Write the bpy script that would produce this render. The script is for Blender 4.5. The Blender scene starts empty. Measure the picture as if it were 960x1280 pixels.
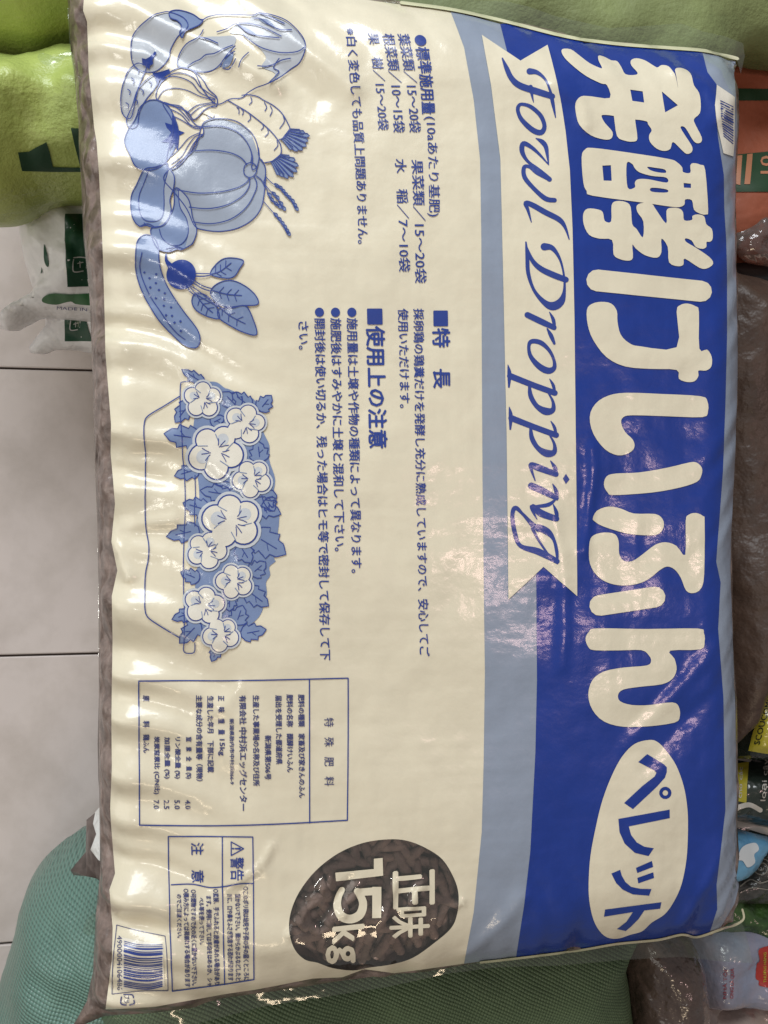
import bpy, math, random
import numpy as np
from mathutils import Vector, Matrix
from mathutils.geometry import delaunay_2d_cdt
random.seed(7); RNG = np.random.default_rng(7)
S = bpy.context.scene
COL = S.collection
R = math.radians

# ------------------------------------------------------------------ camera, light, exposure
FPX = 1060.0; TH = R(9.0); CAM = np.array([0.0, 0.0, 0.94]); ZTOP = 0.40
cd = bpy.data.cameras.new('camera'); cam = bpy.data.objects.new('camera', cd); COL.objects.link(cam)
cam.location = CAM; cam.rotation_euler = (0, -TH, 0)
cd.sensor_fit = 'VERTICAL'; cd.sensor_height = 36; cd.lens = FPX * 36 / 1280; cd.clip_start = 0.01; cd.clip_end = 50
S.camera = cam
W = bpy.data.worlds.new('World'); S.world = W; W.use_nodes = True
W.node_tree.nodes['Background'].inputs[0].default_value = (0.95, 0.95, 0.95, 1)
W.node_tree.nodes['Background'].inputs[1].default_value = 0.18
def area(name, loc, target, sx, sy, power, color):
    l = bpy.data.lights.new(name, 'AREA'); l.shape = 'RECTANGLE'; l.size = sx; l.size_y = sy; l.energy = power; l.color = color
    o = bpy.data.objects.new(name, l); COL.objects.link(o); o.location = loc
    d = Vector(target) - Vector(loc); o.rotation_euler = d.to_track_quat('-Z', 'Y').to_euler()
    return o
area('doorway_daylight', (-0.40, 1.45, 1.50), (0, 0.05, 0.3), 1.2, 0.8, 31, (0.93, 0.97, 1.0))
area('side_fill', (-1.4, -0.1, 1.2), (0, 0, 0.3), 0.9, 1.3, 5.0, (1.0, 0.95, 0.86))  # added warm fill from the left for fold contrast, not an actual source
area('ceiling_lamp', (-0.50, -0.22, 2.0), (-0.1, -0.1, 0.3), 0.14, 0.14, 1.6, (1.0, 0.97, 0.9))
area('tube_lamp', (0.93, -0.12, 2.35), (0.6, -0.1, 0), 0.09, 0.42, 3.4, (1.0, 0.66, 0.62))
area('tube_lamp_far', (-0.20, -1.50, 1.9), (0, -0.1, 0.4), 0.8, 0.12, 4.5, (1.0, 0.80, 0.55))
S.view_settings.view_transform = 'Standard'; S.view_settings.look = 'None'
S.view_settings.exposure = 0.23; S.view_settings.gamma = 1; S.view_settings.use_curve_mapping = False
S.cycles.use_denoising = True; S.cycles.max_bounces = 8; S.cycles.transparent_max_bounces = 12
S.cycles.caustics_reflective = False; S.cycles.caustics_refractive = False

AR = np.array([math.cos(TH), 0, math.sin(TH)]); AU = np.array([0, 1.0, 0]); AL = np.array([math.sin(TH), 0, -math.cos(TH)])
def ray(px):
    px = np.asarray(px, float).reshape(-1, 2)
    return (px[:, :1] - 480) / FPX * AR - (px[:, 1:2] - 640) / FPX * AU + AL
def on_plane(px, z):
    d = ray(px); t = (z - CAM[2]) / d[:, 2]
    return (CAM + d * t[:, None])[:, :2]

# ------------------------------------------------------------------ materials
def mat(name, col, rough=0.5, coat=0.0, coat_rough=0.08, noise=None, bump=None, spec=0.4, metallic=0.0, weave=None, film_bump=None):
    m = bpy.data.materials.new(name); m.use_nodes = True
    nt = m.node_tree; N = nt.nodes; L = nt.links; b = N['Principled BSDF']
    b.inputs['Roughness'].default_value = rough; b.inputs['Coat Weight'].default_value = coat
    b.inputs['Coat Roughness'].default_value = coat_rough; b.inputs['Specular IOR Level'].default_value = spec
    b.inputs['Metallic'].default_value = metallic
    tc = N.new('ShaderNodeTexCoord')
    c = (*col, 1)
    b.inputs['Base Color'].default_value = c
    src = None
    if noise:                                           # (scale, second colour, contrast)
        sc, c2, lo, hi = noise
        n = N.new('ShaderNodeTexNoise'); n.inputs['Scale'].default_value = sc; n.inputs['Detail'].default_value = 6; n.inputs['Roughness'].default_value = .62
        L.new(tc.outputs['Object'], n.inputs['Vector'])
        r = N.new('ShaderNodeValToRGB'); r.color_ramp.elements[0].position = lo; r.color_ramp.elements[1].position = hi
        r.color_ramp.elements[0].color = c; r.color_ramp.elements[1].color = (*c2, 1)
        L.new(n.outputs['Fac'], r.inputs[0]); src = r.outputs[0]
        L.new(src, b.inputs['Base Color'])
    nrm = None
    def add_bump(h, dist, strength):
        nonlocal nrm
        bp = N.new('ShaderNodeBump'); bp.inputs['Distance'].default_value = dist; bp.inputs['Strength'].default_value = strength
        L.new(h, bp.inputs['Height'])
        if nrm: L.new(nrm, bp.inputs['Normal'])
        nrm = bp.outputs[0]
    if weave:                                           # (strip width m, angle, contrast) woven flat tapes
        pitch, ang, dark = weave
        mp = N.new('ShaderNodeMapping'); mp.inputs['Rotation'].default_value = (0, 0, ang); mp.inputs['Scale'].default_value = (1 / pitch,) * 3
        wob = N.new('ShaderNodeTexNoise'); wob.inputs['Scale'].default_value = 12
        L.new(tc.outputs['Object'], wob.inputs['Vector'])
        mx = N.new('ShaderNodeVectorMath'); mx.operation = 'MULTIPLY_ADD'
        L.new(wob.outputs['Color'], mx.inputs[0]); mx.inputs[1].default_value = (.0035, .0035, 0); L.new(tc.outputs['Object'], mx.inputs[2])
        L.new(mx.outputs[0], mp.inputs['Vector'])
        sp = N.new('ShaderNodeSeparateXYZ'); L.new(mp.outputs[0], sp.inputs[0])
        def mth(op, a, bb=None):
            q = N.new('ShaderNodeMath'); q.operation = op
            for i, v in enumerate((a, bb)):
                if v is None: continue
                if isinstance(v, (int, float)): q.inputs[i].default_value = v
                else: L.new(v, q.inputs[i])
            return q.outputs[0]
        def tape(u, v):                                 # height of tapes running along v: dome across, over-under along
            a = mth('ABSOLUTE', mth('SINE', mth('MULTIPLY', u, math.pi)))
            par = mth('MULTIPLY', mth('FLOOR', u), math.pi)
            ov = mth('SINE', mth('ADD', mth('MULTIPLY', v, math.pi), par))
            return mth('ADD', mth('MULTIPLY', a, .6), mth('MULTIPLY', ov, .7))
        h = mth('MAXIMUM', tape(sp.outputs[0], sp.outputs[1]), tape(sp.outputs[1], mth('ADD', sp.outputs[0], 1.0)))
        add_bump(h, pitch * .35, .9)
        mr = N.new('ShaderNodeMapRange'); mr.inputs['From Min'].default_value = .15; mr.inputs['From Max'].default_value = .9
        mr.inputs['To Min'].default_value = dark; mr.inputs['To Max'].default_value = 1.0
        L.new(h, mr.inputs['Value'])
        hs = N.new('ShaderNodeMix'); hs.data_type = 'RGBA'; hs.blend_type = 'MULTIPLY'; hs.inputs[0].default_value = 1
        if src: L.new(src, hs.inputs[6])
        else: hs.inputs[6].default_value = c
        L.new(mr.outputs[0], hs.inputs[7]); L.new(hs.outputs[2], b.inputs['Base Color'])
    if bump:                                            # list of (scale, distance, kind)
        for sc, dist, kind in bump:
            if kind == 'vor':
                n = N.new('ShaderNodeTexVoronoi'); n.feature = 'SMOOTH_F1'; n.inputs['Scale'].default_value = sc; n.inputs['Smoothness'].default_value = .4
                o = n.outputs['Distance']; dd = -1
            else:
                n = N.new('ShaderNodeTexNoise'); n.inputs['Scale'].default_value = sc; n.inputs['Detail'].default_value = 3; o = n.outputs['Fac']; dd = 1
            L.new(tc.outputs['Object'], n.inputs['Vector']); add_bump(o, dist * dd, 1.0)
    if nrm: L.new(nrm, b.inputs['Normal']); L.new(nrm, b.inputs['Coat Normal'])
    return m
FILM = [(110, .00035, 'noise'), (22, .0006, 'noise')]     # dimples of the pellets behind the film
def ink(name, col, rough=.42, c2=None):
    return mat(name, col, rough, .68, .16, noise=(60, c2 or tuple(v * .93 for v in col), .35, .75), bump=FILM, spec=.3)
M_cream = ink('cream_film', (.70, .645, .495))
M_lblue = ink('grey_blue_ink', (.255, .30, .38))
M_blue = ink('blue_ink', (.005, .031, .225), c2=(.007, .036, .255))
M_line = ink('line_ink', (.022, .05, .25))
M_small = ink('small_print_ink', (.045, .055, .17))
M_pale = ink('pale_ink', (.43, .46, .50))
M_grey = ink('pumpkin_ink', (.30, .345, .425))
M_mid = ink('mid_blue_ink', (.17, .235, .40))
M_white = ink('petal_ink', (.70, .67, .58))
M_halo = ink('halo_ink', (.52, .55, .58))
M_barwhite = ink('barcode_white', (.74, .70, .60))
def clear_film(name, tint=(.86, .9, .84), alpha=.05, rough=.10, bump=((60, .0012, 'noise'),)):
    m = bpy.data.materials.new(name); m.use_nodes = True; nt = m.node_tree; N = nt.nodes; L = nt.links
    N.clear(); out = N.new('ShaderNodeOutputMaterial')
    tr = N.new('ShaderNodeBsdfTransparent'); tr.inputs[0].default_value = (*tint, 1)
    gl = N.new('ShaderNodeBsdfGlossy'); gl.inputs['Roughness'].default_value = rough; gl.inputs[0].default_value = (1, 1, 1, 1)
    df = N.new('ShaderNodeBsdfDiffuse'); df.inputs[0].default_value = (.62, .64, .6, 1)
    fr = N.new('ShaderNodeFresnel'); fr.inputs[0].default_value = 1.5
    tc = N.new('ShaderNodeTexCoord'); prev = None
    for sc, dist, _ in bump:
        n = N.new('ShaderNodeTexNoise'); n.inputs['Scale'].default_value = sc; n.inputs['Detail'].default_value = 2
        L.new(tc.outputs['Object'], n.inputs['Vector'])
        bp = N.new('ShaderNodeBump'); bp.inputs['Distance'].default_value = dist; L.new(n.outputs['Fac'], bp.inputs['Height'])
        if prev: L.new(prev, bp.inputs['Normal'])
        prev = bp.outputs[0]
    for q in (gl, fr, df): L.new(prev, q.inputs['Normal'])
    m1 = N.new('ShaderNodeMixShader'); m1.inputs[0].default_value = alpha; L.new(tr.outputs[0], m1.inputs[1]); L.new(df.outputs[0], m1.inputs[2])
    k = N.new('ShaderNodeMath'); k.operation = 'MULTIPLY'; k.inputs[1].default_value = 1.2; k.use_clamp = True; L.new(fr.outputs[0], k.inputs[0])
    m2 = N.new('ShaderNodeMixShader'); L.new(k.outputs[0], m2.inputs[0]); L.new(m1.outputs[0], m2.inputs[1]); L.new(gl.outputs[0], m2.inputs[2])
    L.new(m2.outputs[0], out.inputs[0])
    return m
M_fin = clear_film('clear_fin_film')
M_pane = clear_film('clear_window_film', (.95, .93, .92), .05, .05, ((45, .0010, 'noise'), (16, .0020, 'noise')))
M_seal = mat('seal_edge', (.62, .60, .42), .3, .6)

# ------------------------------------------------------------------ object helpers
def props(o, label=None, cat=None, group=None, kind=None):
    for k, v in (('label', label), ('category', cat), ('group', group), ('kind', kind)):
        if v: o[k] = v
    return o
def empty(name, loc, label, cat, group=None):
    o = bpy.data.objects.new(name, None); COL.objects.link(o); o.location = loc; o.empty_display_size = .02
    return props(o, label, cat, group)
def mesh_obj(name, V, F, material, parent=None, normals=None, smooth=True):
    m = bpy.data.meshes.new(name)
    V = np.asarray(V, float)
    if parent is not None: V = V - np.array(parent.matrix_basis.translation if parent.parent is None else (parent.matrix_basis.translation + parent.parent.matrix_basis.translation))
    m.from_pydata(V.tolist(), [], np.asarray(F).tolist() if not isinstance(F, list) else F); m.update()
    if smooth: m.polygons.foreach_set('use_smooth', [True] * len(m.polygons))
    if normals is not None: m.normals_split_custom_set_from_vertices(np.asarray(normals).tolist())
    if material: m.materials.append(material)
    o = bpy.data.objects.new(name, m); COL.objects.link(o)
    if parent is not None: o.parent = parent
    return o

# ------------------------------------------------------------------ surfaces (height grids in world XY)
def blur(H, s):
    r = int(3 * s) + 1; k = np.exp(-.5 * (np.arange(-r, r + 1) / s) ** 2); k /= k.sum()
    P = np.pad(H, r, mode='edge')
    P = np.apply_along_axis(lambda a: np.convolve(a, k, 'valid'), 0, P)
    return np.apply_along_axis(lambda a: np.convolve(a, k, 'valid'), 1, P)
def seg_dist(P, poly, closed=True):
    """distance of points P to a polyline, signed positive inside when closed"""
    A = np.asarray(poly, float); B = np.roll(A, -1, 0)
    if not closed: A, B = A[:-1], B[:-1]
    best = np.full(len(P), 1e9); ins = np.zeros(len(P), bool)
    for a, b in zip(A, B):
        d = b - a; L2 = d @ d + 1e-18
        t = np.clip(((P - a) @ d) / L2, 0, 1)
        q = P - a - t[:, None] * d
        best = np.minimum(best, np.hypot(q[:, 0], q[:, 1]))
        if closed:
            c = (a[1] > P[:, 1]) != (b[1] > P[:, 1])
            if c.any():
                with np.errstate(divide='ignore', invalid='ignore'):
                    xx = (b[0] - a[0]) * (P[:, 1] - a[1]) / (b[1] - a[1]) + a[0]
                ins ^= c & (P[:, 0] < xx)
    return np.where(ins, best, -best) if closed else best
class Surf:
    def __init__(s, x0, y0, H, st): s.x0, s.y0, s.H, s.st = x0, y0, H, st; s.gy, s.gx = np.gradient(H, st)
    def samp(s, A, X, Y):
        u = np.clip((X - s.x0) / s.st, 0, A.shape[1] - 1.001); v = np.clip((Y - s.y0) / s.st, 0, A.shape[0] - 1.001)
        i = u.astype(int); j = v.astype(int); fu = u - i; fv = v - j
        return (A[j, i] * (1 - fu) + A[j, i + 1] * fu) * (1 - fv) + (A[j + 1, i] * (1 - fu) + A[j + 1, i + 1] * fu) * fv
    def z(s, X, Y): return s.samp(s.H, X, Y)
    def nrm(s, X, Y):
        n = np.stack([-s.samp(s.gx, X, Y), -s.samp(s.gy, X, Y), np.ones_like(X)], 1)
        return n / np.linalg.norm(n, axis=1)[:, None]
    def hit(s, px, off=0.0):
        d = ray(px); z = np.full(len(d), ZTOP if s.H.max() > .39 else s.H.max())
        for k in range(14):
            t = (z - CAM[2]) / d[:, 2]; P = CAM + d * t[:, None]
            z = z + .75 * (s.z(P[:, 0], P[:, 1]) - z)
        n = s.nrm(P[:, 0], P[:, 1]); P[:, 2] = z
        return P + n * (off if np.isscalar(off) else off[:, None]), n
def grid_for(poly, st, pad=.03):
    p = np.asarray(poly); x0, y0 = p.min(0) - pad; x1, y1 = p.max(0) + pad
    X, Y = np.meshgrid(np.arange(x0, x1, st), np.arange(y0, y1, st))
    return x0, y0, X, Y
def fbm(shape, st, lam, amp, seed):
    r = np.random.default_rng(seed); H = np.zeros(shape)
    for l, a in zip(lam, amp):
        s = l / st / 2.5
        f = max(1, int(s / 3)); small = r.standard_normal((shape[0] // f + 8, shape[1] // f + 8)); b = blur(small, s / f)
        b = b / b.std()
        yy = np.linspace(2, b.shape[0] - 4, shape[0]); xx = np.linspace(2, b.shape[1] - 4, shape[1])
        j = yy.astype(int)[:, None]; i = xx.astype(int)[None]; fv = (yy - yy.astype(int))[:, None]; fu = (xx - xx.astype(int))[None]
        fv = fv * fv * (3 - 2 * fv); fu = fu * fu * (3 - 2 * fu)
        H += a * ((b[j, i] * (1 - fu) + b[j, i + 1] * fu) * (1 - fv) + (b[j + 1, i] * (1 - fu) + b[j + 1, i + 1] * fu) * fv)
    return H
def cr(pts, closed=False, sub=5):
    """Catmull-Rom through points of any dimension"""
    P = np.asarray(pts, float); n = len(P); out = []
    if n < 3: return P
    rng = range(n) if closed else range(n - 1)
    for i in rng:
        if closed: p0, p1, p2, p3 = P[(i - 1) % n], P[i], P[(i + 1) % n], P[(i + 2) % n]
        else: p0, p1, p2, p3 = P[max(i - 1, 0)], P[i], P[i + 1], P[min(i + 2, n - 1)]
        for k in range(sub):
            t = k / sub
            out.append(.5 * (2 * p1 + (p2 - p0) * t + (2 * p0 - 5 * p1 + 4 * p2 - p3) * t * t + (3 * p1 - p0 - 3 * p2 + p3) * t ** 3))
    if not closed: out.append(P[-1])
    return np.array(out)

# ------------------------------------------------------------------ flat shapes in picture units, laid on a surface
def T(pts, ox=0, oy=0, s=1.0):
    P = np.asarray(pts, float).copy(); P[:, :2] = P[:, :2] / s + (ox, oy)
    if P.shape[1] > 2: P[:, 2] /= s
    return P
def poly(pts, smooth=True, sub=4): return ('poly', cr(pts, True, sub) if smooth else np.asarray(pts, float))
def stroke(pts, w=None, smooth=True, closed=False, butt=False):
    P = np.asarray(pts, float)
    if P.shape[1] == 2: P = np.c_[P, np.full(len(P), w)]
    if smooth and len(P) > 2: P = cr(P, closed, 5)
    if closed: P = np.r_[P, P[:1]]
    return ('stroke', P, butt)
def outline_of(P, butt):
    d = np.gradient(P[:, :2], axis=0); d /= np.linalg.norm(d, axis=1)[:, None] + 1e-12
    n = np.c_[-d[:, 1], d[:, 0]]; h = P[:, 2:3] / 2
    l = P[:, :2] + n * h; r = (P[:, :2] - n * h)[::-1]
    if butt: return np.r_[l, r]
    k = 6 if P[:, 2].max() > 4 else 2
    def cap(c, dr, hh, side):
        a0 = math.atan2(dr[1], dr[0]); return np.array([[c[0] + hh * math.cos(a0 + side + math.pi / 2 - math.pi * i / k), c[1] + hh * math.sin(a0 + side + math.pi / 2 - math.pi * i / k)] for i in range(1, k)])
    return np.r_[l, cap(P[-1], d[-1], P[-1, 2] / 2, 0), r, cap(P[0], d[0], P[0, 2] / 2, math.pi)]
def inside_stroke(C, P, butt):
    ok = np.zeros(len(C), bool)
    for a, b in zip(P[:-1], P[1:]):
        d = b[:2] - a[:2]; L2 = d @ d + 1e-12
        t = ((C - a[:2]) @ d) / L2
        tt = np.clip(t, 0, 1); q = C - a[:2] - tt[:, None] * d
        ok |= (np.hypot(q[:, 0], q[:, 1]) <= (a[2] + (b[2] - a[2]) * tt) / 2)
    if butt:
        for e, i in ((P[0], P[1]), (P[-1], P[-2])):
            d = e[:2] - i[:2]; d /= np.linalg.norm(d) + 1e-12
            ok &= ~((((C - e[:2]) @ d) > 0) & (np.hypot(*(C - e[:2]).T) < e[2] * .75))
    return ok
def triangulate(items, holes=(), step=6.0, minarea=1e-4):
    """union of the items less the holes, as triangles in picture units"""
    pts, edges, loops = [], [], []
    for it in list(items) + list(holes):
        lp = it[1] if it[0] == 'poly' else outline_of(it[1], it[2])
        nl = []
        for a, b in zip(lp, np.roll(lp, -1, 0)):
            k = max(1, int(math.hypot(*(b - a)) / step))
            for q in range(k): nl.append(a + (b - a) * q / k)
        nl = [p for i, p in enumerate(nl) if math.hypot(*(p - nl[i - 1])) > 1e-3]
        o = len(pts); pts += nl; edges += [(o + i, o + (i + 1) % len(nl)) for i in range(len(nl))]
        loops.append(np.array(nl))
    P = np.array(pts); x0, y0 = P.min(0); x1, y1 = P.max(0)
    if x1 - x0 > step or y1 - y0 > step:
        gx, gy = np.meshgrid(np.arange(x0 + step / 2, x1, step), np.arange(y0 + step / 2, y1, step)); G = np.c_[gx.ravel(), gy.ravel()]
        G = G + RNG.uniform(-.05, .05, G.shape) * step
        ok = inside_all(G, items, holes)
        G = G[ok]
    else: G = np.zeros((0, 2))
    allp = [Vector(p) for p in np.r_[P, G]]
    v, e, f, *_ = delaunay_2d_cdt(allp, edges, [], 0, 1e-4)
    V = np.array([tuple(p) for p in v]); F = np.array([t for t in f if len(t) == 3])
    C = V[F].mean(1)
    F = F[inside_all(C, items, holes)]
    a = V[F]; ar = np.abs(np.cross(a[:, 1] - a[:, 0], a[:, 2] - a[:, 0])) / 2; F = F[ar > minarea]
    use = np.unique(F); mp = np.zeros(len(V), int); mp[use] = np.arange(len(use))
    return V[use], mp[F]
def inside_all(C, items, holes):
    ok = np.zeros(len(C), bool)
    def test(it, idx):
        if it[0] == 'poly': return seg_dist(C[idx], it[1]) > 0
        return inside_stroke(C[idx], it[1], it[2])
    def near(it):
        q = it[1][:, :2]; m = (it[1][:, 2].max() / 2 if it[0] == 'stroke' else 0) + .01
        return np.where((C[:, 0] > q[:, 0].min() - m) & (C[:, 0] < q[:, 0].max() + m) & (C[:, 1] > q[:, 1].min() - m) & (C[:, 1] < q[:, 1].max() + m))[0]
    for it in items:
        i = near(it)
        if len(i): ok[i] |= test(it, i)
    for it in holes:
        i = near(it)
        if len(i): ok[i] &= ~test(it, i)
    return ok
def lay(name, VF, surf, off, material, parent):
    V, F = VF
    P, n = surf.hit(V, off)
    a = P[F]; N = np.cross(a[:, 1] - a[:, 0], a[:, 2] - a[:, 0])
    flip = N[:, 2] < 0; F = F.copy(); F[flip] = F[flip][:, ::-1]
    return mesh_obj(name, P, F, material, parent, n)
def shape(name, items, surf, off, material, parent, holes=(), step=6.0):
    return lay(name, triangulate(items, holes, step), surf, off, material, parent)
def split_long(V, F, L):
    """halve every edge longer than L until none is left, without T-junctions"""
    V = list(map(tuple, V)); F = [tuple(f) for f in F]
    for _ in range(12):
        mid = {}; out = []; n = 0
        def m(a, b):
            k = (a, b) if a < b else (b, a)
            if k not in mid:
                if math.dist(V[a], V[b]) > L:
                    V.append(((V[a][0] + V[b][0]) / 2, (V[a][1] + V[b][1]) / 2)); mid[k] = len(V) - 1
                else: mid[k] = -1
            return mid[k]
        for a, b, c in F:
            ab, bc, ca = m(a, b), m(b, c), m(c, a); k = (ab >= 0) + (bc >= 0) + (ca >= 0)
            if k == 0: out.append((a, b, c)); continue
            n += 1
            if k == 3: out += [(a, ab, ca), (ab, b, bc), (ca, bc, c), (ab, bc, ca)]
            else:
                while not (ab >= 0 and (k == 1 or bc >= 0)): a, b, c, ab, bc, ca = b, c, a, bc, ca, ab
                if k == 1: out += [(a, ab, c), (ab, b, c)]
                else: out += [(ab, b, bc), (a, ab, bc), (a, bc, c)]
        F = out
        if not n: break
    return np.array(V), np.array(F)
_tc = {}
def text_tris(s, bold):
    k = (s, bold)
    if k in _tc: return _tc[k]
    c = bpy.data.curves.new('tmp', 'FONT'); c.body = s; c.size = 1; c.resolution_u = 2; c.offset = 0
    o = bpy.data.objects.new('tmp', c); COL.objects.link(o)
    dg = bpy.context.evaluated_depsgraph_get(); e = o.evaluated_get(dg); m = e.to_mesh(); m.calc_loop_triangles()
    V = np.array([v.co[:2] for v in m.vertices]).reshape(-1, 2); F = np.array([t.vertices[:] for t in m.loop_triangles]).reshape(-1, 3)
    e.to_mesh_clear(); bpy.data.objects.remove(o); bpy.data.curves.remove(c)
    _tc[k] = (V, F); return V, F
class TextBlock:
    """lines of lettering in one mesh; reading direction runs down the picture, glyph tops point right"""
    def __init__(s): s.V = []; s.F = []; s.O = []; s.n = 0
    def add(s, V, F, fat=0.0):                          # fat: extra stroke thickness in picture units, as thin stacked copies
        V, F = split_long(V, F, 7.0)
        for i, (a, b) in enumerate([(0, 0)] + ([(fat, 0), (-fat, 0), (0, fat), (0, -fat)] if fat > 0 else [])):
            s.V.append(V + (a, b)); s.F.append(F + s.n); s.O.append(np.full(len(V), i * 4e-6)); s.n += len(V)
    def line(s, txt, x0, y0, x1, y1, h, bold=0.0, bow=0.0, pad=True):
        V, F = text_tris(txt, bold)
        if not len(F): return
        u = (V[:, 0] - V[:, 0].min()) / np.ptp(V[:, 0]); lo, hi = V[:, 1].min(), V[:, 1].max()
        v = (V[:, 1] - lo) / (hi - lo)
        s.add(np.c_[x0 + (x1 - x0) * u + bow * 4 * u * (1 - u) + v * h, y0 + (y1 - y0) * u], F, (bold * abs(h) * .95 if bold > .003 else 0))
    def across(s, txt, x0, y0, x1, y1, h, bold=0.0, up=(0, -1)):
        V, F = text_tris(txt, bold); u = (V[:, 0] - V[:, 0].min()) / np.ptp(V[:, 0]); v = (V[:, 1] - V[:, 1].min()) / np.ptp(V[:, 1])
        s.add(np.c_[x0 + (x1 - x0) * u + up[0] * h * v, y0 + (y1 - y0) * u + up[1] * h * v], F)
    def build(s, name, surf, off, material, parent): return lay(name, (np.concatenate(s.V), np.concatenate(s.F)), surf, off + np.concatenate(s.O), material, parent)

# ------------------------------------------------------------------ pillow-shaped sacks
def pillow(name, outline_px, z_edge, rise, drop, round_m, material, parent, seed=1, lump=.004, lam=(.12, .04, .018), st=.0025, power=.5, amp=(1, .35, .12), ridges=(), grid=.0055, smooth=True):
    """closed sack: upper and lower cloth meeting at the outline"""
    ol = on_plane(cr(outline_px, True, 5) if smooth else outline_px, z_edge)
    x0, y0, X, Y = grid_for(ol, st)
    d = seg_dist(np.c_[X.ravel(), Y.ravel()], ol).reshape(X.shape)
    u = np.clip(d / round_m, 0, 1); prof = (1 - (1 - u) ** 2) ** power
    prof = blur(prof, .004 / st)
    nz = fbm(X.shape, st, lam, amp, seed) * lump * np.clip(d / (round_m * .4), 0, 1)
    rg = np.zeros_like(X)
    for pts, a, wd in ridges:
        q = on_plane(pts, z_edge + rise); rg += a * np.exp(-(seg_dist(np.c_[X.ravel(), Y.ravel()], q, False).reshape(X.shape) / wd) ** 2)
    H = z_edge + rise * prof + nz + rg * np.clip(d / .008, 0, 1)
    surf = Surf(x0, y0, H, st)
    # mesh from a triangulated outline
    ex = [Vector(p) for p in ol]; n = len(ex)
    gx, gy = np.meshgrid(np.arange(ol[:, 0].min(), ol[:, 0].max(), grid), np.arange(ol[:, 1].min(), ol[:, 1].max(), grid)); G = np.c_[gx.ravel(), gy.ravel()]
    ring = []
    G = G[seg_dist(G, ol) > grid * .5]
    v, e, f, *_ = delaunay_2d_cdt(ex + [Vector(p) for p in G], [(i, (i + 1) % n) for i in range(n)], [], 0, 1e-6)
    V = np.array([tuple(p) for p in v]); F = np.array([t for t in f if len(t) == 3]); F = F[seg_dist(V[F].mean(1), ol) > 0]
    de = seg_dist(V, ol); edge = de < 1e-5
    zt = surf.z(V[:, 0], V[:, 1]); zt[edge] = z_edge
    uu = np.clip(de / round_m, 0, 1); zb = z_edge - drop * (1 - (1 - uu) ** 2) ** .5; zb[edge] = z_edge
    a = V[F]; cr_ = np.cross(a[:, 1] - a[:, 0], a[:, 2] - a[:, 0]); F[cr_ < 0] = F[cr_ < 0][:, ::-1]
    m2 = np.where(edge, np.arange(len(V)), np.arange(len(V)) + len(V))
    VV = np.r_[np.c_[V, zt], np.c_[V, zb]]; FF = np.r_[F, m2[F][:, ::-1]]
    o = mesh_obj(name, VV, FF, material, parent)
    return o, surf

# ------------------------------------------------------------------ floor of square tiles
props(mesh_obj('floor', [(-3, -3, 0), (3, -3, 0), (3, 3, 0), (-3, 3, 0)], [(0, 1, 2, 3)], mat('floor_grout', (.05, .035, .03), .9)), kind='structure')
floor = bpy.data.objects['floor']
M_tile = mat('floor_tile', (.60, .53, .50), .42, noise=(13, (.47, .41, .375), .42, .72), bump=[(14, .002, 'noise')], spec=.35)
tp = on_plane([(60, 462), (60, 818)], 0.0); pitch = abs(tp[1, 1] - tp[0, 1]); tx = on_plane([(-70, 640)], 0)[0, 0]
g = .0012; hw = pitch / 2 - g
tv = [(-hw, -hw, .0), (hw, -hw, .0), (hw, hw, .0), (-hw, hw, .0), (-hw, -hw, .002), (hw, -hw, .002), (hw, hw, .002), (-hw, hw, .002)]
e = .0012
tv += [(-hw + e, -hw + e, .0028), (hw - e, -hw + e, .0028), (hw - e, hw - e, .0028), (-hw + e, hw - e, .0028)]
tf = [(0, 1, 5, 4), (1, 2, 6, 5), (2, 3, 7, 6), (3, 0, 4, 7), (4, 5, 9, 8), (5, 6, 10, 9), (6, 7, 11, 10), (7, 4, 8, 11), (8, 9, 10, 11)]
t0 = mesh_obj('tile', tv, tf, M_tile, None, smooth=False)
first = True
for i in range(-4, 6):
    for j in range(-4, 5):
        o = t0 if first else t0.copy()
        if not first: COL.objects.link(o)
        first = False; o.parent = floor
        o.location = (tx + pitch * (i + .5), tp[0, 1] + pitch * (j + .5) , random.uniform(0, .0003))

# ------------------------------------------------------------------ the printed sack: its height field
ZE = ZTOP - .046
LEFT = [(85, -40), (84, -10), (87, 11), (89, 41), (91, 70), (95, 95), (101, 160), (101, 183), (104, 230), (107, 300), (112, 347), (115, 383), (117, 440), (119, 500), (121, 584), (124, 655), (125.5, 745), (125.5, 820), (126, 900), (126, 960), (127.5, 1085), (122, 1135), (118, 1210), (110, 1247), (88, 1290)]
BOTTOM = [(88, 1290), (133, 1273), (195, 1263), (283, 1246), (350, 1234), (428, 1224), (493, 1217), (543, 1210), (600, 1201), (645, 1196), (720, 1187), (770, 1178), (821, 1173), (851, 1167), (871, 1170), (900, 1160), (926, 1150)]
RIGHT = [(926, 1150), (920, 1129), (923, 1107), (918, 1087), (920, 1059), (919, 1022), (920, 1004), (918, 882), (915, 800), (912, 712), (913, 670), (918, 571), (921, 473), (921, 423), (919, 340), (917, 270), (919, 230), (918, 203), (922, 158), (920, 98), (921, 75)]
TOP = [(921, 75), (881, 66), (830, 62), (767, 57), (706, 48), (634, 30), (567, 15), (501, 6), (430, -4), (250, -22), (85, -40)]
OUT = LEFT[:-1] + BOTTOM[:-1] + RIGHT[:-1] + TOP[:-1]
rw = np.array(RIGHT, float); rk = np.clip(np.minimum(rw[:, 1] - 75, 1150 - rw[:, 1]) / 90, 0, 1)
RIGHT_W = np.array([on_plane([p], ZE + .004 * k)[0] for p, k in zip(rw, rk)])
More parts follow.
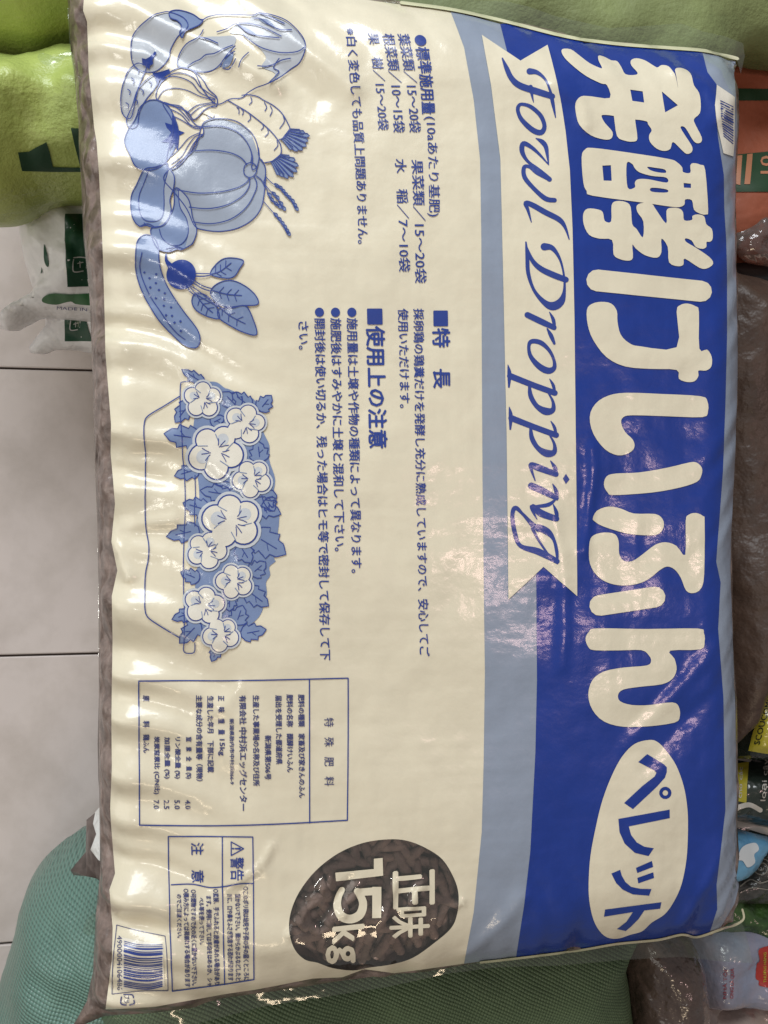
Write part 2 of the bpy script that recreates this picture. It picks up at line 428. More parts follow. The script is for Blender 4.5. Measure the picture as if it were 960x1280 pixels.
ow = np.r_[on_plane(LEFT[:-1] + BOTTOM[:-1], ZE), RIGHT_W[:-1], on_plane(TOP[:-1], ZE)]; x0, y0, X, Y = grid_for(ow, .001)
PX = np.c_[X.ravel(), Y.ravel()]
def side(pts): return np.abs(seg_dist(PX, on_plane(pts, ZE), False)).reshape(X.shape)
dl, dt, db = side(LEFT), side(TOP), side(BOTTOM); dr = np.abs(seg_dist(PX, RIGHT_W, False)).reshape(X.shape)
inside = seg_dist(PX, ow).reshape(X.shape)
def f(d, r, p=.5): u = np.clip(d / r, 0, 1); return (1 - (1 - u) ** 2) ** p
prof = f(dl, .030) * f(dt, .075, .62) * f(dr, .046, .72) * f(db, .070, .62); prof[inside < 0] = 0
prof = blur(prof, 2.2)
st = .001
wide = fbm(X.shape, st, (.16, .07, .03), (.0030, .0011, .00040), 3)
dimp = fbm(X.shape, st, (.011,), (.00010,), 5)
def edge_folds(d, axis, lam, amp, reach, seed, slant=0.0):
    """creases that run in from an edge and die out"""
    r = np.random.default_rng(seed); n = 4000; s = np.convolve(r.standard_normal(n), np.exp(-.5 * (np.arange(-60, 61) / (lam / .0007)) ** 2), 'same'); s /= s.std()
    c = (Y if axis else X) + slant * d + .004 * np.sin(d * 60 + 3 * seed)
    q = ((c + .8) / .0006); q = np.clip(q, 0, n - 2); i = q.astype(int)
    return amp * (s[i] * (1 - (q - i)) + s[i + 1] * (q - i)) * np.exp(-(d / reach) ** 1.3) * np.clip(d / .004, .25, 1)
folds = edge_folds(dl, 1, .0065, .0046, .055, 11, .35) + edge_folds(dr, 1, .006, .0015, .026, 12, .9) + edge_folds(db, 0, .0055, .0016, .045, 13, .3) + edge_folds(dt, 0, .006, .0011, .040, 14, -.8)
rid = np.zeros_like(X)
RIDGES = [([(140, -10), (230, 40), (345, 105)], .0030, .006), ([(215, -20), (330, 70), (400, 120)], -.0022, .007), ([(300, -20), (380, 60), (440, 110)], .0030, .007), ([(360, -10), (440, 40), (500, 90)], -.0016, .008),
          ([(180, 60), (205, 90), (215, 120)], .0010, .004), ([(362, 1165), (380, 1135), (408, 1098)], 0.0021, .0028), ([(398, 1150), (420, 1120), (436, 1098)], -0.0019, .003), ([(428, 1140), (445, 1105)], 0.0016, .0028), ([(478, 1145), (492, 1100)], 0.0019, .003), ([(510, 1130), (524, 1105)], 0.0026, .004), ([(545, 1145), (575, 1125)], 0.0016, .003),
          ([(300, 1098), (325, 1080), (340, 1055)], .0012, .003), ([(225, 1170), (260, 1130), (300, 1095)], .0010, .004), ([(780, 930), (840, 870), (895, 810)], .0009, .006), ([(800, 960), (850, 905), (900, 860)], -.0008, .006), ([(790, 900), (850, 840)], -.0005, .005),
          ([(690, 640), (705, 720), (700, 830)], .0011, .005), ([(740, 560), (742, 600), (730, 690)], .0013, .004), ([(690, 110), (722, 130), (730, 160)], .0015, .005), ([(845, 90), (880, 110), (895, 150)], .0020, .006),
          ([(120, 640), (150, 700), (160, 722)], .0030, .004), ([(150, 560), (220, 545)], .0016, .006), ([(145, 660), (215, 650)], .0022, .005), ([(145, 590), (200, 600)], -.0020, .006), ([(150, 770), (260, 800)], .0010, .007), ([(230, 230), (235, 420), (225, 560)], .0008, .01),
          ([(255, 600), (262, 660), (268, 720), (275, 800)], .0011, .006), ([(250, 900), (280, 880), (300, 860)], .0011, .005), ([(205, 1130), (215, 1190), (205, 1240)], .0015, .006), ([(590, 1200), (630, 1150), (650, 1120)], .0016, .006), ([(860, 1165), (880, 1110), (905, 1060)], .0018, .005)]
for pts, a, wd in RIDGES:
    P2 = on_plane(cr(pts, False, 3) if len(pts) > 2 else pts, ZTOP); rid += a * np.exp(-(np.abs(seg_dist(PX, P2, False)).reshape(X.shape) / wd) ** 2)
H = ZE + (ZTOP - ZE) * prof + (wide * np.clip(inside / .05, 0, 1) + dimp + rid) * np.clip(inside / .01, 0, 1) + folds * np.clip(inside / .006, 0, 1)
BAG = Surf(x0, y0, H, st)

sack = empty('fertilizer_sack', (0, 0, ZE), 'large cream and blue plastic sack with Japanese title lying on top of the pile', 'sack')
WINDOW = cr(T([(520, 73), (400, 90), (280, 140), (170, 225), (90, 330), (50, 430), (45, 520), (70, 600), (120, 650), (180, 665), (250, 690), (350, 702), (430, 688), (540, 672), (640, 640), (740, 570), (820, 500), (850, 430), (857, 340), (835, 260), (780, 170), (700, 115), (610, 80)], 350, 1030, 3.84), True, 4)
wwin = on_plane(WINDOW, ZTOP)
# filling: closed body of pellets behind the film
_nL, _nB, _nR = len(LEFT) - 1, len(BOTTOM) - 1, len(RIGHT) - 1
ex = ow.copy(); ex[_nL:_nL + _nB] += np.c_[np.zeros(_nB), np.interp(ex[_nL:_nL + _nB, 0], [ex[_nL, 0], ex[_nL, 0] + .03], [.001, .010])]; ex[_nL + _nB:_nL + _nB + _nR] -= (.0075, 0); ex[_nL + _nB + _nR:] -= (0, .0035)
n = len(ex); gs = .004
gx, gy = np.meshgrid(np.arange(ex[:, 0].min(), ex[:, 0].max(), gs), np.arange(ex[:, 1].min(), ex[:, 1].max(), gs)); G = np.c_[gx.ravel(), gy.ravel()]
G = G[seg_dist(G, ex) > gs * .5]
v, e_, f_, *_ = delaunay_2d_cdt([Vector(p) for p in np.r_[ex, G]], [(i, (i + 1) % n) for i in range(n)], [], 0, 1e-6)
V = np.array([tuple(p) for p in v]); F = np.array([t for t in f_ if len(t) == 3]); F = F[seg_dist(V[F].mean(1), ex) > 0]
de = seg_dist(V, ex); edge = de < 1e-5
zt = BAG.z(V[:, 0], V[:, 1]); zt = zt - .0014 * np.clip((seg_dist(V, on_plane(np.array(LEFT + BOTTOM + RIGHT + TOP, float), ZE)) - .004) / .02, .15, 1) - .014 * np.clip((seg_dist(V, wwin) + .007) / .006, 0, 1)
zb = ZE - .048 * f(de, .05); zb[edge] = zt[edge]
a = V[F]; c_ = np.cross(a[:, 1] - a[:, 0], a[:, 2] - a[:, 0]); F[c_ < 0] = F[c_ < 0][:, ::-1]
m2 = np.where(edge, np.arange(len(V)), np.arange(len(V)) + len(V))
M_fill = mat('pellet_brown_behind_film', (.24, .18, .155), .45, .6, .14, noise=(75, (.085, .06, .05), .38, .66), bump=[(75, .006, 'vor'), (200, .0008, 'noise')])
mesh_obj('pellet_filling', np.r_[np.c_[V, zt], np.c_[V, zb]], np.r_[F, m2[F][:, ::-1]], M_fill, sack)

# printed film
CREAM_L = [(106, -12), (104, 13), (109, 27), (110, 54), (111, 88), (114.5, 122), (118, 160), (121, 178), (124, 218), (126.5, 265), (129, 324), (131, 394), (132, 440), (139, 530), (138.5, 566), (144, 630), (139.5, 677), (147, 713), (140, 745), (141, 799), (140, 860), (139.5, 900), (140, 960), (138, 1010), (139, 1030), (144, 1092), (137, 1112), (141, 1160), (140, 1200), (132, 1262)]
CREAM_B = [(195, 1258), (283, 1242), (318, 1237), (350, 1231), (390, 1223), (428, 1221), (455, 1210), (493, 1214), (543, 1207), (600, 1199), (645, 1194), (720, 1184.5), (770, 1175.5), (821, 1170.5), (851, 1164.5), (871, 1167.5), (900, 1157), (923, 1147)]
CREAM_R = [(917, 1129), (920, 1107), (915, 1087), (917, 1059), (916, 1022), (917, 1004), (915, 882), (912, 800), (909, 712), (910, 670), (915, 571), (918, 473), (918, 423), (916, 340), (914, 270), (916, 230), (915, 203), (918, 158), (917, 98), (918, 77)]
CREAM_R = [(x_ + (3.5 if 150 < y_ < 1120 else 1), y_) for x_, y_ in CREAM_R]
CREAM_T = [(881, 66), (830, 62), (767, 57), (706, 48), (634, 30), (567, 15), (501, 6), (430, -4), (250, -20)]
CREAM_B = [(x_, y_ + 2.5 * min(1, max(0, (x_ - 420) / 80))) for x_, y_ in CREAM_B]
CREAM = CREAM_L + CREAM_B + CREAM_R + CREAM_T
window_hole = ('poly', WINDOW)
LB = [(562, 12), (572, 38), (580, 60), (592, 125), (600, 200), (601.5, 300), (602, 430), (603, 600), (605, 770), (606, 840), (604.5, 950), (602, 1040), (592, 1140), (580, 1204)]
DBL = [(625, 31), (640, 90), (655, 160), (663, 240), (668, 340), (670, 500), (670, 720), (671, 850), (669, 940), (662.5, 1065), (655, 1130), (645, 1196)]
DBR = [(887, 1164), (896, 1136), (895, 1105), (900.5, 1061), (906, 1012), (904.5, 943), (903.5, 872), (897, 786), (900, 728), (894.5, 702), (903, 588), (906, 505), (908, 423), (908, 341), (907, 301), (904.5, 260), (904, 219), (897, 173), (893, 132), (895, 106), (884, 91), (877.5, 66)]
sh = lambda L_, dx: [(x_ + dx, y_) for x_, y_ in L_]
shape('cream_print', [poly(CREAM_L + [p for p in CREAM_B if p[0] < 579] + sh(LB, 2)[::-1] + [p for p in CREAM_T if p[0] < 560], False)], BAG, .00015, M_cream, sack, holes=[window_hole], step=5.0)
shape('grey_blue_band', [poly(LB + [p for p in CREAM_B if 581 < p[0] < 646] + sh(DBL, 2)[::-1] + [p for p in CREAM_T if 563 < p[0] < 626], False)], BAG, .0003, M_lblue, sack, step=5.0)
shape('grey_blue_edge', [poly(sh(DBR, -2)[::-1] + [p for p in CREAM_B if p[0] > 887][:-1] + CREAM_R + [p for p in CREAM_T if p[0] > 877][:1], False)][:1], BAG, .0003, M_lblue, sack, step=4.0)
blue = shape('blue_band', [poly(DBL + [p for p in CREAM_B if 646 < p[0] < 886] + DBR + [p for p in CREAM_T if 626 < p[0] < 877], False)], BAG, .0005, M_blue, sack, step=5.0)
RIB = [(601.7, 45), (650, 77), (684, 57.5), (693, 92), (700, 123), (706.5, 165), (711.7, 213), (715, 287), (717.5, 400), (719, 535), (720, 640), (720.8, 745), (678.8, 708.6), (635, 749), (634, 650), (632.8, 545), (630.5, 440), (628.3, 340), (625, 200), (613.3, 107)]
ribbon = shape('ribbon_banner', [poly(RIB, False)], BAG, .0009, M_cream, sack, step=5.0)

# title lettering, traced
A = lambda p: T(p, 700, 60, 4.74)
hatsu = [(10, 15), (60, 15), (110, 50), (170, 95), (235, 125), (245, 120), (225, 80), (225, 52), (260, 60), (300, 80), (335, 85), (360, 120), (385, 162), (445, 165), (455, 150), (420, 110), (418, 80), (450, 68), (500, 80), (550, 110), (575, 122), (600, 108), (640, 115), (668, 145), (682, 170), (697, 245), (686, 170), (680, 132), (710, 125), (750, 140), (775, 170), (790, 225), (820, 270), (830, 330), (825, 390), (790, 425), (800, 460), (835, 530), (832, 560), (808, 567), (785, 550), (755, 500), (732, 470), (710, 475), (750, 540), (780, 590), (775, 620), (745, 630), (710, 600), (665, 560), (650, 600), (615, 613), (570, 600), (530, 560), (525, 520), (540, 490), (518, 455), (510, 438), (450, 428), (443, 440), (455, 540), (430, 558), (380, 552), (335, 525), (318, 420), (310, 405), (250, 400), (245, 415), (265, 450), (308, 500), (300, 540), (255, 545), (180, 520), (115, 460), (95, 400), (90, 330), (120, 292), (180, 290), (292, 300), (275, 225), (240, 215), (150, 170), (60, 100), (15, 50)]
tori = [(125, 650), (145, 605), (190, 595), (400, 622), (640, 660), (690, 680), (720, 710), (726, 738), (768, 742), (768, 700), (785, 685), (830, 695), (856, 725), (873, 960), (862, 988), (830, 985), (790, 960), (778, 905), (738, 900), (733, 930), (700, 945), (640, 940), (500, 920), (190, 878), (155, 850), (135, 800)]
ko = [(135, 985), (160, 955), (215, 958), (250, 975), (262, 1027), (300, 1030), (302, 935), (330, 910), (385, 915), (415, 945), (424, 1045), (450, 1075), (487, 1125), (490, 1030), (455, 975), (452, 935), (490, 920), (540, 925), (565, 960), (625, 1042), (627, 970), (647, 950), (700, 952), (725, 975), (732, 1022), (778, 1020), (780, 998), (810, 988), (850, 1000), (862, 1045), (895, 1075), (900, 1130), (885, 1150), (864, 1152), (863, 1180), (840, 1192), (800, 1180), (775, 1142), (740, 1130), (742, 1150), (800, 1185), (880, 1240), (903, 1280), (867, 1308), (822, 1304), (735, 1250), (727, 1285), (695, 1295), (642, 1272), (634, 1180), (597, 1132), (597, 1210), (570, 1245), (500, 1230), (445, 1190), (425, 1168), (428, 1245), (400, 1262), (350, 1252), (314, 1225), (305, 1140), (230, 1132), (170, 1110), (138, 1050)]
hh = [poly(A(q), False) for q in ([(412, 252), (487, 262), (495, 328), (425, 318)], [(600, 262), (695, 343), (620, 385)], [(247, 700), (298, 697), (303, 790), (255, 788)],
      [(728, 802), (772, 806), (772, 832), (730, 830)])] + [poly(A(q)) for q in ([(392, 687), (425, 690), (440, 715), (470, 740), (540, 760), (625, 770), (628, 800), (520, 780), (460, 780), (440, 800), (440, 828), (397, 828)],
      [(515, 707), (560, 712), (615, 722), (622, 742), (570, 738), (530, 725)], [(540, 830), (628, 840), (628, 858), (540, 853)])]
def letter(items, holes=()): return shape('title_character', items, BAG, .0009, M_cream, sack, holes=holes, step=5.0)
letter([poly(A(hatsu), sub=3)], hh[:2])
letter([poly(A(tori), sub=3), poly(A(ko), sub=3)], hh[2:])
B = lambda p: T(p, 720, 320, 4.267)
letter([stroke(B([(110, 132, 116), (665, 190, 112)])), poly(B([(55, 290), (80, 258), (130, 246), (185, 255), (215, 295), (218, 350), (235, 420), (280, 465), (340, 483), (533, 488), (533, 300), (550, 265), (590, 255), (635, 270), (652, 300), (654, 495), (695, 500), (720, 540), (718, 590), (690, 612), (650, 612), (650, 640), (630, 668), (590, 673), (545, 655), (533, 608), (400, 603), (260, 590), (160, 540), (90, 450), (60, 370)]), sub=3)])
letter([poly(B([(70, 860), (100, 790), (170, 745), (270, 730), (460, 737), (660, 748), (697, 775), (700, 830), (670, 860), (480, 855), (300, 850), (250, 860), (238, 890), (260, 940), (300, 980), (308, 1020), (280, 1050), (220, 1063), (150, 1030), (90, 950)]), sub=3),
        poly(B([(145, 1220), (160, 1175), (210, 1160), (330, 1155), (480, 1130), (600, 1102), (640, 1102), (668, 1130), (665, 1170), (640, 1205), (550, 1235), (400, 1262), (200, 1275), (165, 1260)]), sub=3)])
C = lambda p: T(p, 720, 600, 3.765)
letter([poly(C([(75, 180), (95, 145), (150, 125), (210, 135), (270, 158), (370, 160), (405, 185), (410, 220), (390, 250), (350, 260), (240, 252), (130, 220), (85, 195)]), sub=3),
        poly(C([(60, 290), (80, 260), (130, 247), (180, 255), (198, 290), (200, 345), (220, 378), (260, 382), (310, 350), (370, 305), (420, 293), (470, 310), (511, 352), (513, 195), (525, 165), (560, 155), (595, 170), (602, 200), (600, 440), (585, 510), (550, 532), (515, 520), (490, 460), (460, 420), (425, 407), (390, 425), (340, 465), (280, 490), (200, 495), (130, 475), (80, 430), (58, 370)]), sub=3),
        stroke(C([(109, 590, 98), (369, 550, 98)]))])
letter([poly(C([(42, 745), (60, 712), (95, 698), (330, 700), (570, 698), (598, 718), (602, 760), (583, 796), (440, 802), (460, 840), (470, 890), (450, 935), (400, 960), (300, 972), (220, 985), (195, 1010), (205, 1040), (260, 1057), (350, 1057), (450, 1045), (480, 1065), (485, 1110), (460, 1140), (330, 1158), (220, 1160), (130, 1135), (75, 1080), (55, 1010), (75, 940), (130, 900), (220, 882), (330, 872), (350, 850), (340, 825), (305, 800), (200, 801), (85, 800), (55, 785)]), sub=3)])
D = lambda p: T(p, 720, 900, 4.267)
badge = shape('oval_badge', [poly(D([(385, 105), (310, 125), (245, 190), (190, 290), (140, 420), (105, 560), (75, 720), (65, 870), (72, 980), (100, 1080), (150, 1145), (215, 1160), (290, 1138), (350, 1120), (400, 1075), (470, 1030), (520, 960), (560, 870), (585, 740), (593, 600), (590, 470), (570, 350), (530, 240), (475, 160), (430, 115)]))], BAG, .0009, M_cream, sack, step=5.0)
shape('badge_lettering', [poly(D([(375, 180), (465, 235), (480, 250), (480, 275), (470, 305), (430, 350), (300, 472), (253, 440), (350, 350), (415, 300), (425, 280), (415, 268), (328, 222)]), False),
      stroke(D([(472 + 24 * math.cos(t), 386 + 24 * math.sin(t), 18) for t in np.linspace(0, 2 * math.pi, 14)]), smooth=False),
      poly(D([(495, 475), (495, 520), (278, 565), (290, 610), (320, 650), (360, 672), (410, 680), (382, 722), (310, 705), (255, 655), (228, 595), (222, 525)]), False),
      poly(D([(400, 748), (407, 780), (322, 812), (315, 785)]), False), poly(D([(408, 808), (412, 838), (328, 867), (322, 838)]), False),
      poly(D([(232, 795), (240, 825), (260, 860), (290, 885), (340, 896), (398, 897), (385, 932), (300, 925), (245, 900), (210, 865), (185, 815)]), False),
      poly(D([(152, 1005), (452, 966), (445, 1000), (360, 1010), (330, 1055), (290, 1095), (262, 1118), (215, 1108), (265, 1070), (300, 1018), (146, 1043)]), False)], BAG, .0011, M_blue, badge)

# calligraphic words on the ribbon
fat = lambda p: [(x, y, w * 1.10 + 1.5) for x, y, w in p]
f1 = lambda p: stroke(T(fat(p), 600, 60, 4.923)); f2 = lambda p: stroke(T(fat(p), 600, 280, 5.333)); f3 = lambda p: stroke(T(fat(p), 600, 480, 4.571))
pp = [[(183, 942, 4), (193, 1000, 24), (190, 1088, 10)], [(197, 1015, 36), (350, 1075, 34), (495, 1128, 34)], [(460, 1035, 4), (485, 1080, 18), (497, 1140, 10)], [(326, 1085, 16), (335, 1150, 28), (375, 1215, 28), (435, 1250, 44), (482, 1240, 30), (482, 1185, 16), (450, 1125, 8)]]
shape('ribbon_lettering',
      [f1(p) for p in ([(134, 70, 6), (160, 130, 24), (190, 190, 28), (240, 235, 34), (340, 270, 36), (440, 300, 34)], [(302, 150, 34), (350, 158, 22), (400, 200, 12), (428, 260, 12), (442, 330, 20), (462, 432, 4)], [(308, 245, 24), (318, 300, 12), (327, 338, 3)],
        [(342, 560, 4), (378, 580, 24), (402, 610, 24), (412, 660, 16), (420, 724, 4)], [(418, 720, 5), (360, 655, 14), (310, 612, 20), (264, 592, 26), (256, 640, 26), (290, 700, 16), (360, 755, 20), (425, 812, 26)], [(425, 812, 20), (350, 775, 18), (300, 735, 18), (268, 740, 22), (272, 800, 24), (330, 870, 22), (400, 930, 26), (455, 940, 24)],
        [(313, 1075, 4), (292, 1000, 16), (278, 958, 24), (320, 970, 28), (400, 1015, 30), (485, 1060, 28), (522, 1110, 16), (545, 1180, 5)])]
      + [stroke(T([(231 + 0, 370, 24), (252, 350, 20), (310, 366, 24), (370, 420, 26), (394, 485, 26), (372, 524, 34), (320, 508, 34), (258, 450, 28), (234, 405, 24)], 600, 60, 4.923), closed=True)]
      + [f2(p) for p in ([(303, 125, 8), (312, 220, 22), (318, 330, 22), (355, 440, 18), (420, 520, 30), (480, 550, 50), (535, 520, 44), (558, 450, 18), (556, 350, 11), (530, 240, 14), (480, 165, 28), (425, 155, 44)], [(306, 160, 14), (345, 245, 24), (400, 300, 32), (480, 340, 36), (568, 374, 34)],
        [(313, 608, 34), (400, 650, 36), (490, 692, 30)], [(460, 590, 4), (485, 640, 20), (495, 700, 14)], [(445, 700, 8), (470, 745, 24), (492, 798, 14)])]
      + [stroke(T([(322, 820, 22), (340, 785, 30), (400, 792, 32), (455, 840, 24), (488, 905, 20), (490, 960, 30), (450, 980, 44), (390, 950, 40), (335, 885, 28)], 600, 280, 5.333), closed=True)]
      + [f2(p) for p in pp] + [f2([(x + 8.5, y + 280, w) for x, y, w in p]) for p in pp]
      + [f3(p) for p in ([(312, 552, 5), (292, 495, 14), (288, 462, 24), (330, 478, 34), (430, 515, 28)], [(400, 440, 4), (425, 480, 20), (435, 520, 10)],
        [(290, 582, 34), (350, 608, 34), (432, 650, 26)], [(412, 572, 4), (432, 615, 20), (437, 660, 10)], [(432, 655, 6), (390, 690, 20), (320, 700, 14)], [(322, 772, 4), (300, 730, 14), (296, 700, 26), (345, 738, 36), (432, 770, 28)], [(415, 690, 4), (432, 735, 18), (437, 775, 10)],
        [(300, 822, 12), (245, 750, 12), (200, 708, 22), (182, 750, 20), (196, 850, 22), (228, 925, 20), (330, 958, 34), (438, 1012, 26)], [(440, 1025, 8), (437, 960, 16), (420, 890, 16), (385, 845, 34), (330, 820, 34), (300, 820, 20)], [(296, 825, 16), (330, 890, 12), (370, 950, 10), (400, 990, 8)], [(240, 740, 10), (290, 790, 14), (330, 830, 26)])]
      + [poly(T([(470, 540), (487, 513), (508, 545), (487, 572)], 600, 480, 4.571), False)], BAG, .0011, M_line, ribbon)

# ------------------------------------------------------------------ small print
def lines(name, rows, mt=M_line, par=sack):
    b = TextBlock()
    for r in rows: b.line(*r)
    return b.build(name, BAG, .0006, mt, par)
lines('dosage_table_text', [
    ('●標準施用量', 516, 45, 527, 143, 17, .022, 2), ('(10aあたり基肥)', 529, 146, 534, 271, 16, .008, 1),
    ('葉菜類／15～20袋', 496, 43, 511, 166, 15, .012, 3), ('果菜類／15～20袋', 513.5, 200, 518, 354, 15, .012, 1),
    ('根菜類／10～15袋', 477, 43, 491, 166, 15, .012, 3), ('水　稲／7～10袋', 493, 199, 498, 340, 14.5, .012, 1),
    ('果　樹／15～20袋', 459, 42, 472, 163, 14, .012, 2)])
lines('colour_note_text', [('※白く変色しても品質上問題ありません。', 431, 36, 447, 305, 13.5, .014, 2.5)])
lines('feature_heading', [('■特　長', 540, 389, 541.5, 485, 21.5, .030)])
lines('feature_text', [('採卵鶏の鶏糞だけを発酵し充分に熟成していますので、安心してご', 516.5, 386, 524, 820, 13, .018, -1), ('使用いただけます。', 497, 386, 499.5, 510, 13, .018)])
lines('caution_heading', [('■使用上の注意', 457, 386.5, 461, 560, 23, .030)])
lines('caution_text', [('●施用量は土壌や作物の種類によって異なります。', 433, 385, 439, 716, 13.5, .018), ('●施肥後はすみやかに土壌と混和して下さい。', 412.5, 385, 418, 689, 13.5, .018),
    ('●開封後は使い切るか、残った場合はヒモ等で密封して保存して下', 392.5, 385, 400, 825, 13.5, .018), ('さい。', 372.6, 402, 373.5, 437, 12.5, .018)])
def frame(name, segs, w=1.5, mt=M_line, par=sack): return shape(name, [stroke(s, w) for s in segs], BAG, .0006, mt, par)
fr = frame('data_table_frame', [[(173.6, 851), (300, 850.5), (435, 847.5)], [(435, 847.5), (435, 940), (434, 1025)], [(434, 1025), (340, 1030), (250, 1032), (174.5, 1031)], [(174.5, 1031), (174, 940), (173.6, 851)], [(386.6, 849), (387, 1028.5)]])
lines('data_table_text', [('特　殊　肥　料', 405, 897, 405.5, 982, 12, .006), ('肥料の種類　家畜及び家きんのふん', 372.5, 868, 373.5, 997, 8, .03), ('肥料の名称　醗酵けいふん', 358, 868, 358.6, 965, 8, .03), ('届出を受理した都道府県', 344, 869, 345, 955, 8, .03),
    ('新潟県第506号', 331, 919, 331, 974, 8, .03), ('生産した事業場の名称及び住所', 316, 869, 316.5, 982, 8, .03), ('有限会社', 299, 869, 299.5, 905, 8.5, .03), ('中村浜エッグセンター', 299, 909, 299.5, 1013, 9.5, .03), ('新潟県胎内市中村浜866-9', 287, 898, 287.5, 980, 5.5, .03),
    ('正　味　重　量', 272.5, 870, 273, 918, 8, .03), ('15kg', 272.5, 924, 273, 944, 8, .03), ('生産した年月　下部に記載', 259, 870, 259.5, 965, 8, .03), ('主要な成分の含有量等（現物）', 245, 869, 245.5, 976, 8, .03),
    ('窒　素　全　量 (%)', 231.6, 921, 232, 973, 8, .03), ('4.0', 231.6, 999.5, 232, 1011, 6.5, .03), ('リン酸全量 (%)', 218, 921, 218, 973, 8, .03), ('5.0', 218.3, 999.5, 218.3, 1011, 6.5, .03),
    ('加里全量 (%)', 204.7, 921, 205, 973, 8, .03), ('2.5', 205, 999.5, 205, 1011, 6.5, .03), ('炭素窒素比 (C/N比)', 191.8, 920, 192, 992, 8, .03), ('7.0', 192.2, 999.5, 192.2, 1011, 6.5, .03), ('原　　　料　鶏ふん', 178.7, 869, 179, 941, 8, .03)], M_small, fr)
fr = frame('warning_box_frame', [[(210.5, 1045), (316, 1045.8)], [(316, 1045.8), (317, 1130), (317.5, 1223.6)], [(317.5, 1223.6), (270, 1231), (215.3, 1238)], [(215.3, 1238), (212, 1140), (210.5, 1045)], [(278, 1045.8), (278.5, 1130), (281, 1230)], [(214, 1106), (240, 1105), (262, 1109), (281, 1107.6), (300, 1104), (316, 1104)]], 1.4)
lines('warning_heading', [('警告', 288, 1071.5, 288.5, 1100, 16.5, .016), ('注', 239, 1053, 239.3, 1068, 15.5, .016), ('意', 239.5, 1087, 240, 1103, 15.5, .016)], M_line, fr)
shape('warning_triangle', [stroke([(289, 1052), (289, 1069)], 1.3), stroke([(289, 1069), (304.5, 1060.5)], 1.3), stroke([(304.5, 1060.5), (289, 1052)], 1.3), stroke([(293.5, 1060.5, 1.4), (300, 1060.5, 2.6)]), stroke([(291.2, 1060.3), (291.6, 1060.7)], 2)], BAG, .0006, M_line, fr)
lines('warning_text', [('○このポリ袋は幼児や子供の手の届くところに', 303.5, 1108, 304.5, 1225, 7.2, .03), ('置かないで下さい。頭からかぶるなどしたと', 293.6, 1117, 294.3, 1225, 6.8, .03), ('きに、口や鼻をふさぎ窒息する恐れがあります', 283.5, 1117, 285, 1225, 7, .03),
    ('○直接、手でふれると皮膚があれる場合があり', 266.5, 1111, 268, 1230, 7, .03), ('ます。使用に際しては手袋をはめるか、シャ', 257.5, 1120, 259, 1232, 6.8, .03), ('ベル等を使って下さい。', 248.5, 1122, 249.5, 1180, 6.4, .03),
    ('○可燃物ですので火の近くに置かないで下さい。', 238.3, 1112, 239.6, 1231, 7, .03), ('○積み方によっては荷崩れする場合があります', 229, 1111, 231, 1233, 7, .03), ('のでご注意ください。', 220.6, 1118, 221.6, 1172, 6.4, .03)], M_small, fr)
# barcodes
shape('barcode_panel', [poly([(152, 1172), (204, 1182), (206, 1232), (150, 1238)], False)], BAG, .0005, M_barwhite, sack)
bars = []; y = 1178.0; k = 0
rb = random.Random(4)
while y < 1233:
    w = rb.choice([.9, .9, 1.5, 2.2]); t = (y - 1178) / 55
    bars.append(stroke([(155.5, y - 1 + 1 * t, w), (172, y + 3, w), (188, y + 3.5, w), (203, y + 3 * (1 - t), w)]))
    y += w + rb.choice([.8, 1.2, 1.9])
shape('barcode', bars, BAG, .0007, M_line, sack)
frame('barcode_frame', [[(146.4, 1156.5), (175, 1164), (206.6, 1170)], [(206.6, 1170), (209, 1200), (210, 1237.4)], [(210, 1237.4), (175, 1238), (140.5, 1242.6)], [(140.5, 1242.6), (142, 1200), (146.4, 1156.5)]], .9, M_small)
lines('barcode_digits', [('4900004106486', 146.5, 1170, 147, 1237, 6.5)], M_small)
b = TextBlock(); b.line('プラ', 155, 1244.5, 155, 1253.5, 7, .01); b.build('recycling_word', BAG, .0006, M_small, sack)
shape('recycling_mark', [stroke([(152, 1246), (151.5, 1254), (158, 1255.5)], 1.6), stroke([(162, 1255.5), (167.5, 1254), (167.5, 1250)], 1.6), stroke([(167, 1247), (165, 1243), (155, 1243)], 1.6)], BAG, .0006, M_small, sack)
shape('barcode_panel', [poly([(895, 107), (917, 122), (916.5, 180), (915, 196), (903, 192), (896, 160), (893, 132)], False)], BAG, .0009, M_barwhite, sack)
bars = [stroke([(899 + i * .28, 127 + i * 3.1, w), (914.5, 134 + i * 3.3, w)]) for i, w in enumerate([1, 1.6, .9, 2, 1, 1.8, 2.4, 1.2, 1, 2, 1.2, 1.6, .9, 1.4, 1])]
shape('barcode', bars, BAG, .0011, M_line, sack)

# ------------------------------------------------------------------ round window with pellets
pane = shape('clear_window', [window_hole], BAG, .0002, M_pane, sack, step=5.0)
Wd = T([(0, 0)], 350, 1030, 3.84)
g_ = lambda x, y: (350 + x / 3.84, 1030 + y / 3.84)
b = TextBlock()
def ch(c, xa, ya, xb, yb, bold, slant=0):                # one character in the box xa..xb (glyph height) by ya..yb (reading direction)
    V_, F_ = text_tris(c, bold); u = (V_[:, 0] - V_[:, 0].min()) / np.ptp(V_[:, 0]); v_ = (V_[:, 1] - V_[:, 1].min()) / np.ptp(V_[:, 1])
    P_ = np.c_[xa + (xb - xa) * v_, ya + (yb - ya) * u + slant * (v_ - .5)]; b.add(P_ / 3.84 + (350, 1030), F_, bold * 30)
ch('k', 255, 488, 402, 566, .04, -16); ch('g', 222, 580, 357, 662, .04, -8)
ch('正', 545, 220, 738, 395, .035, -18); ch('味', 527, 400, 715, 540, .03, -10)
shape('window_number', [poly(T([(265, 232), (450, 214), (450, 165), (492, 161), (495, 246), (268, 273)], 350, 1030, 3.84), False)], BAG, .0006, M_cream, pane)
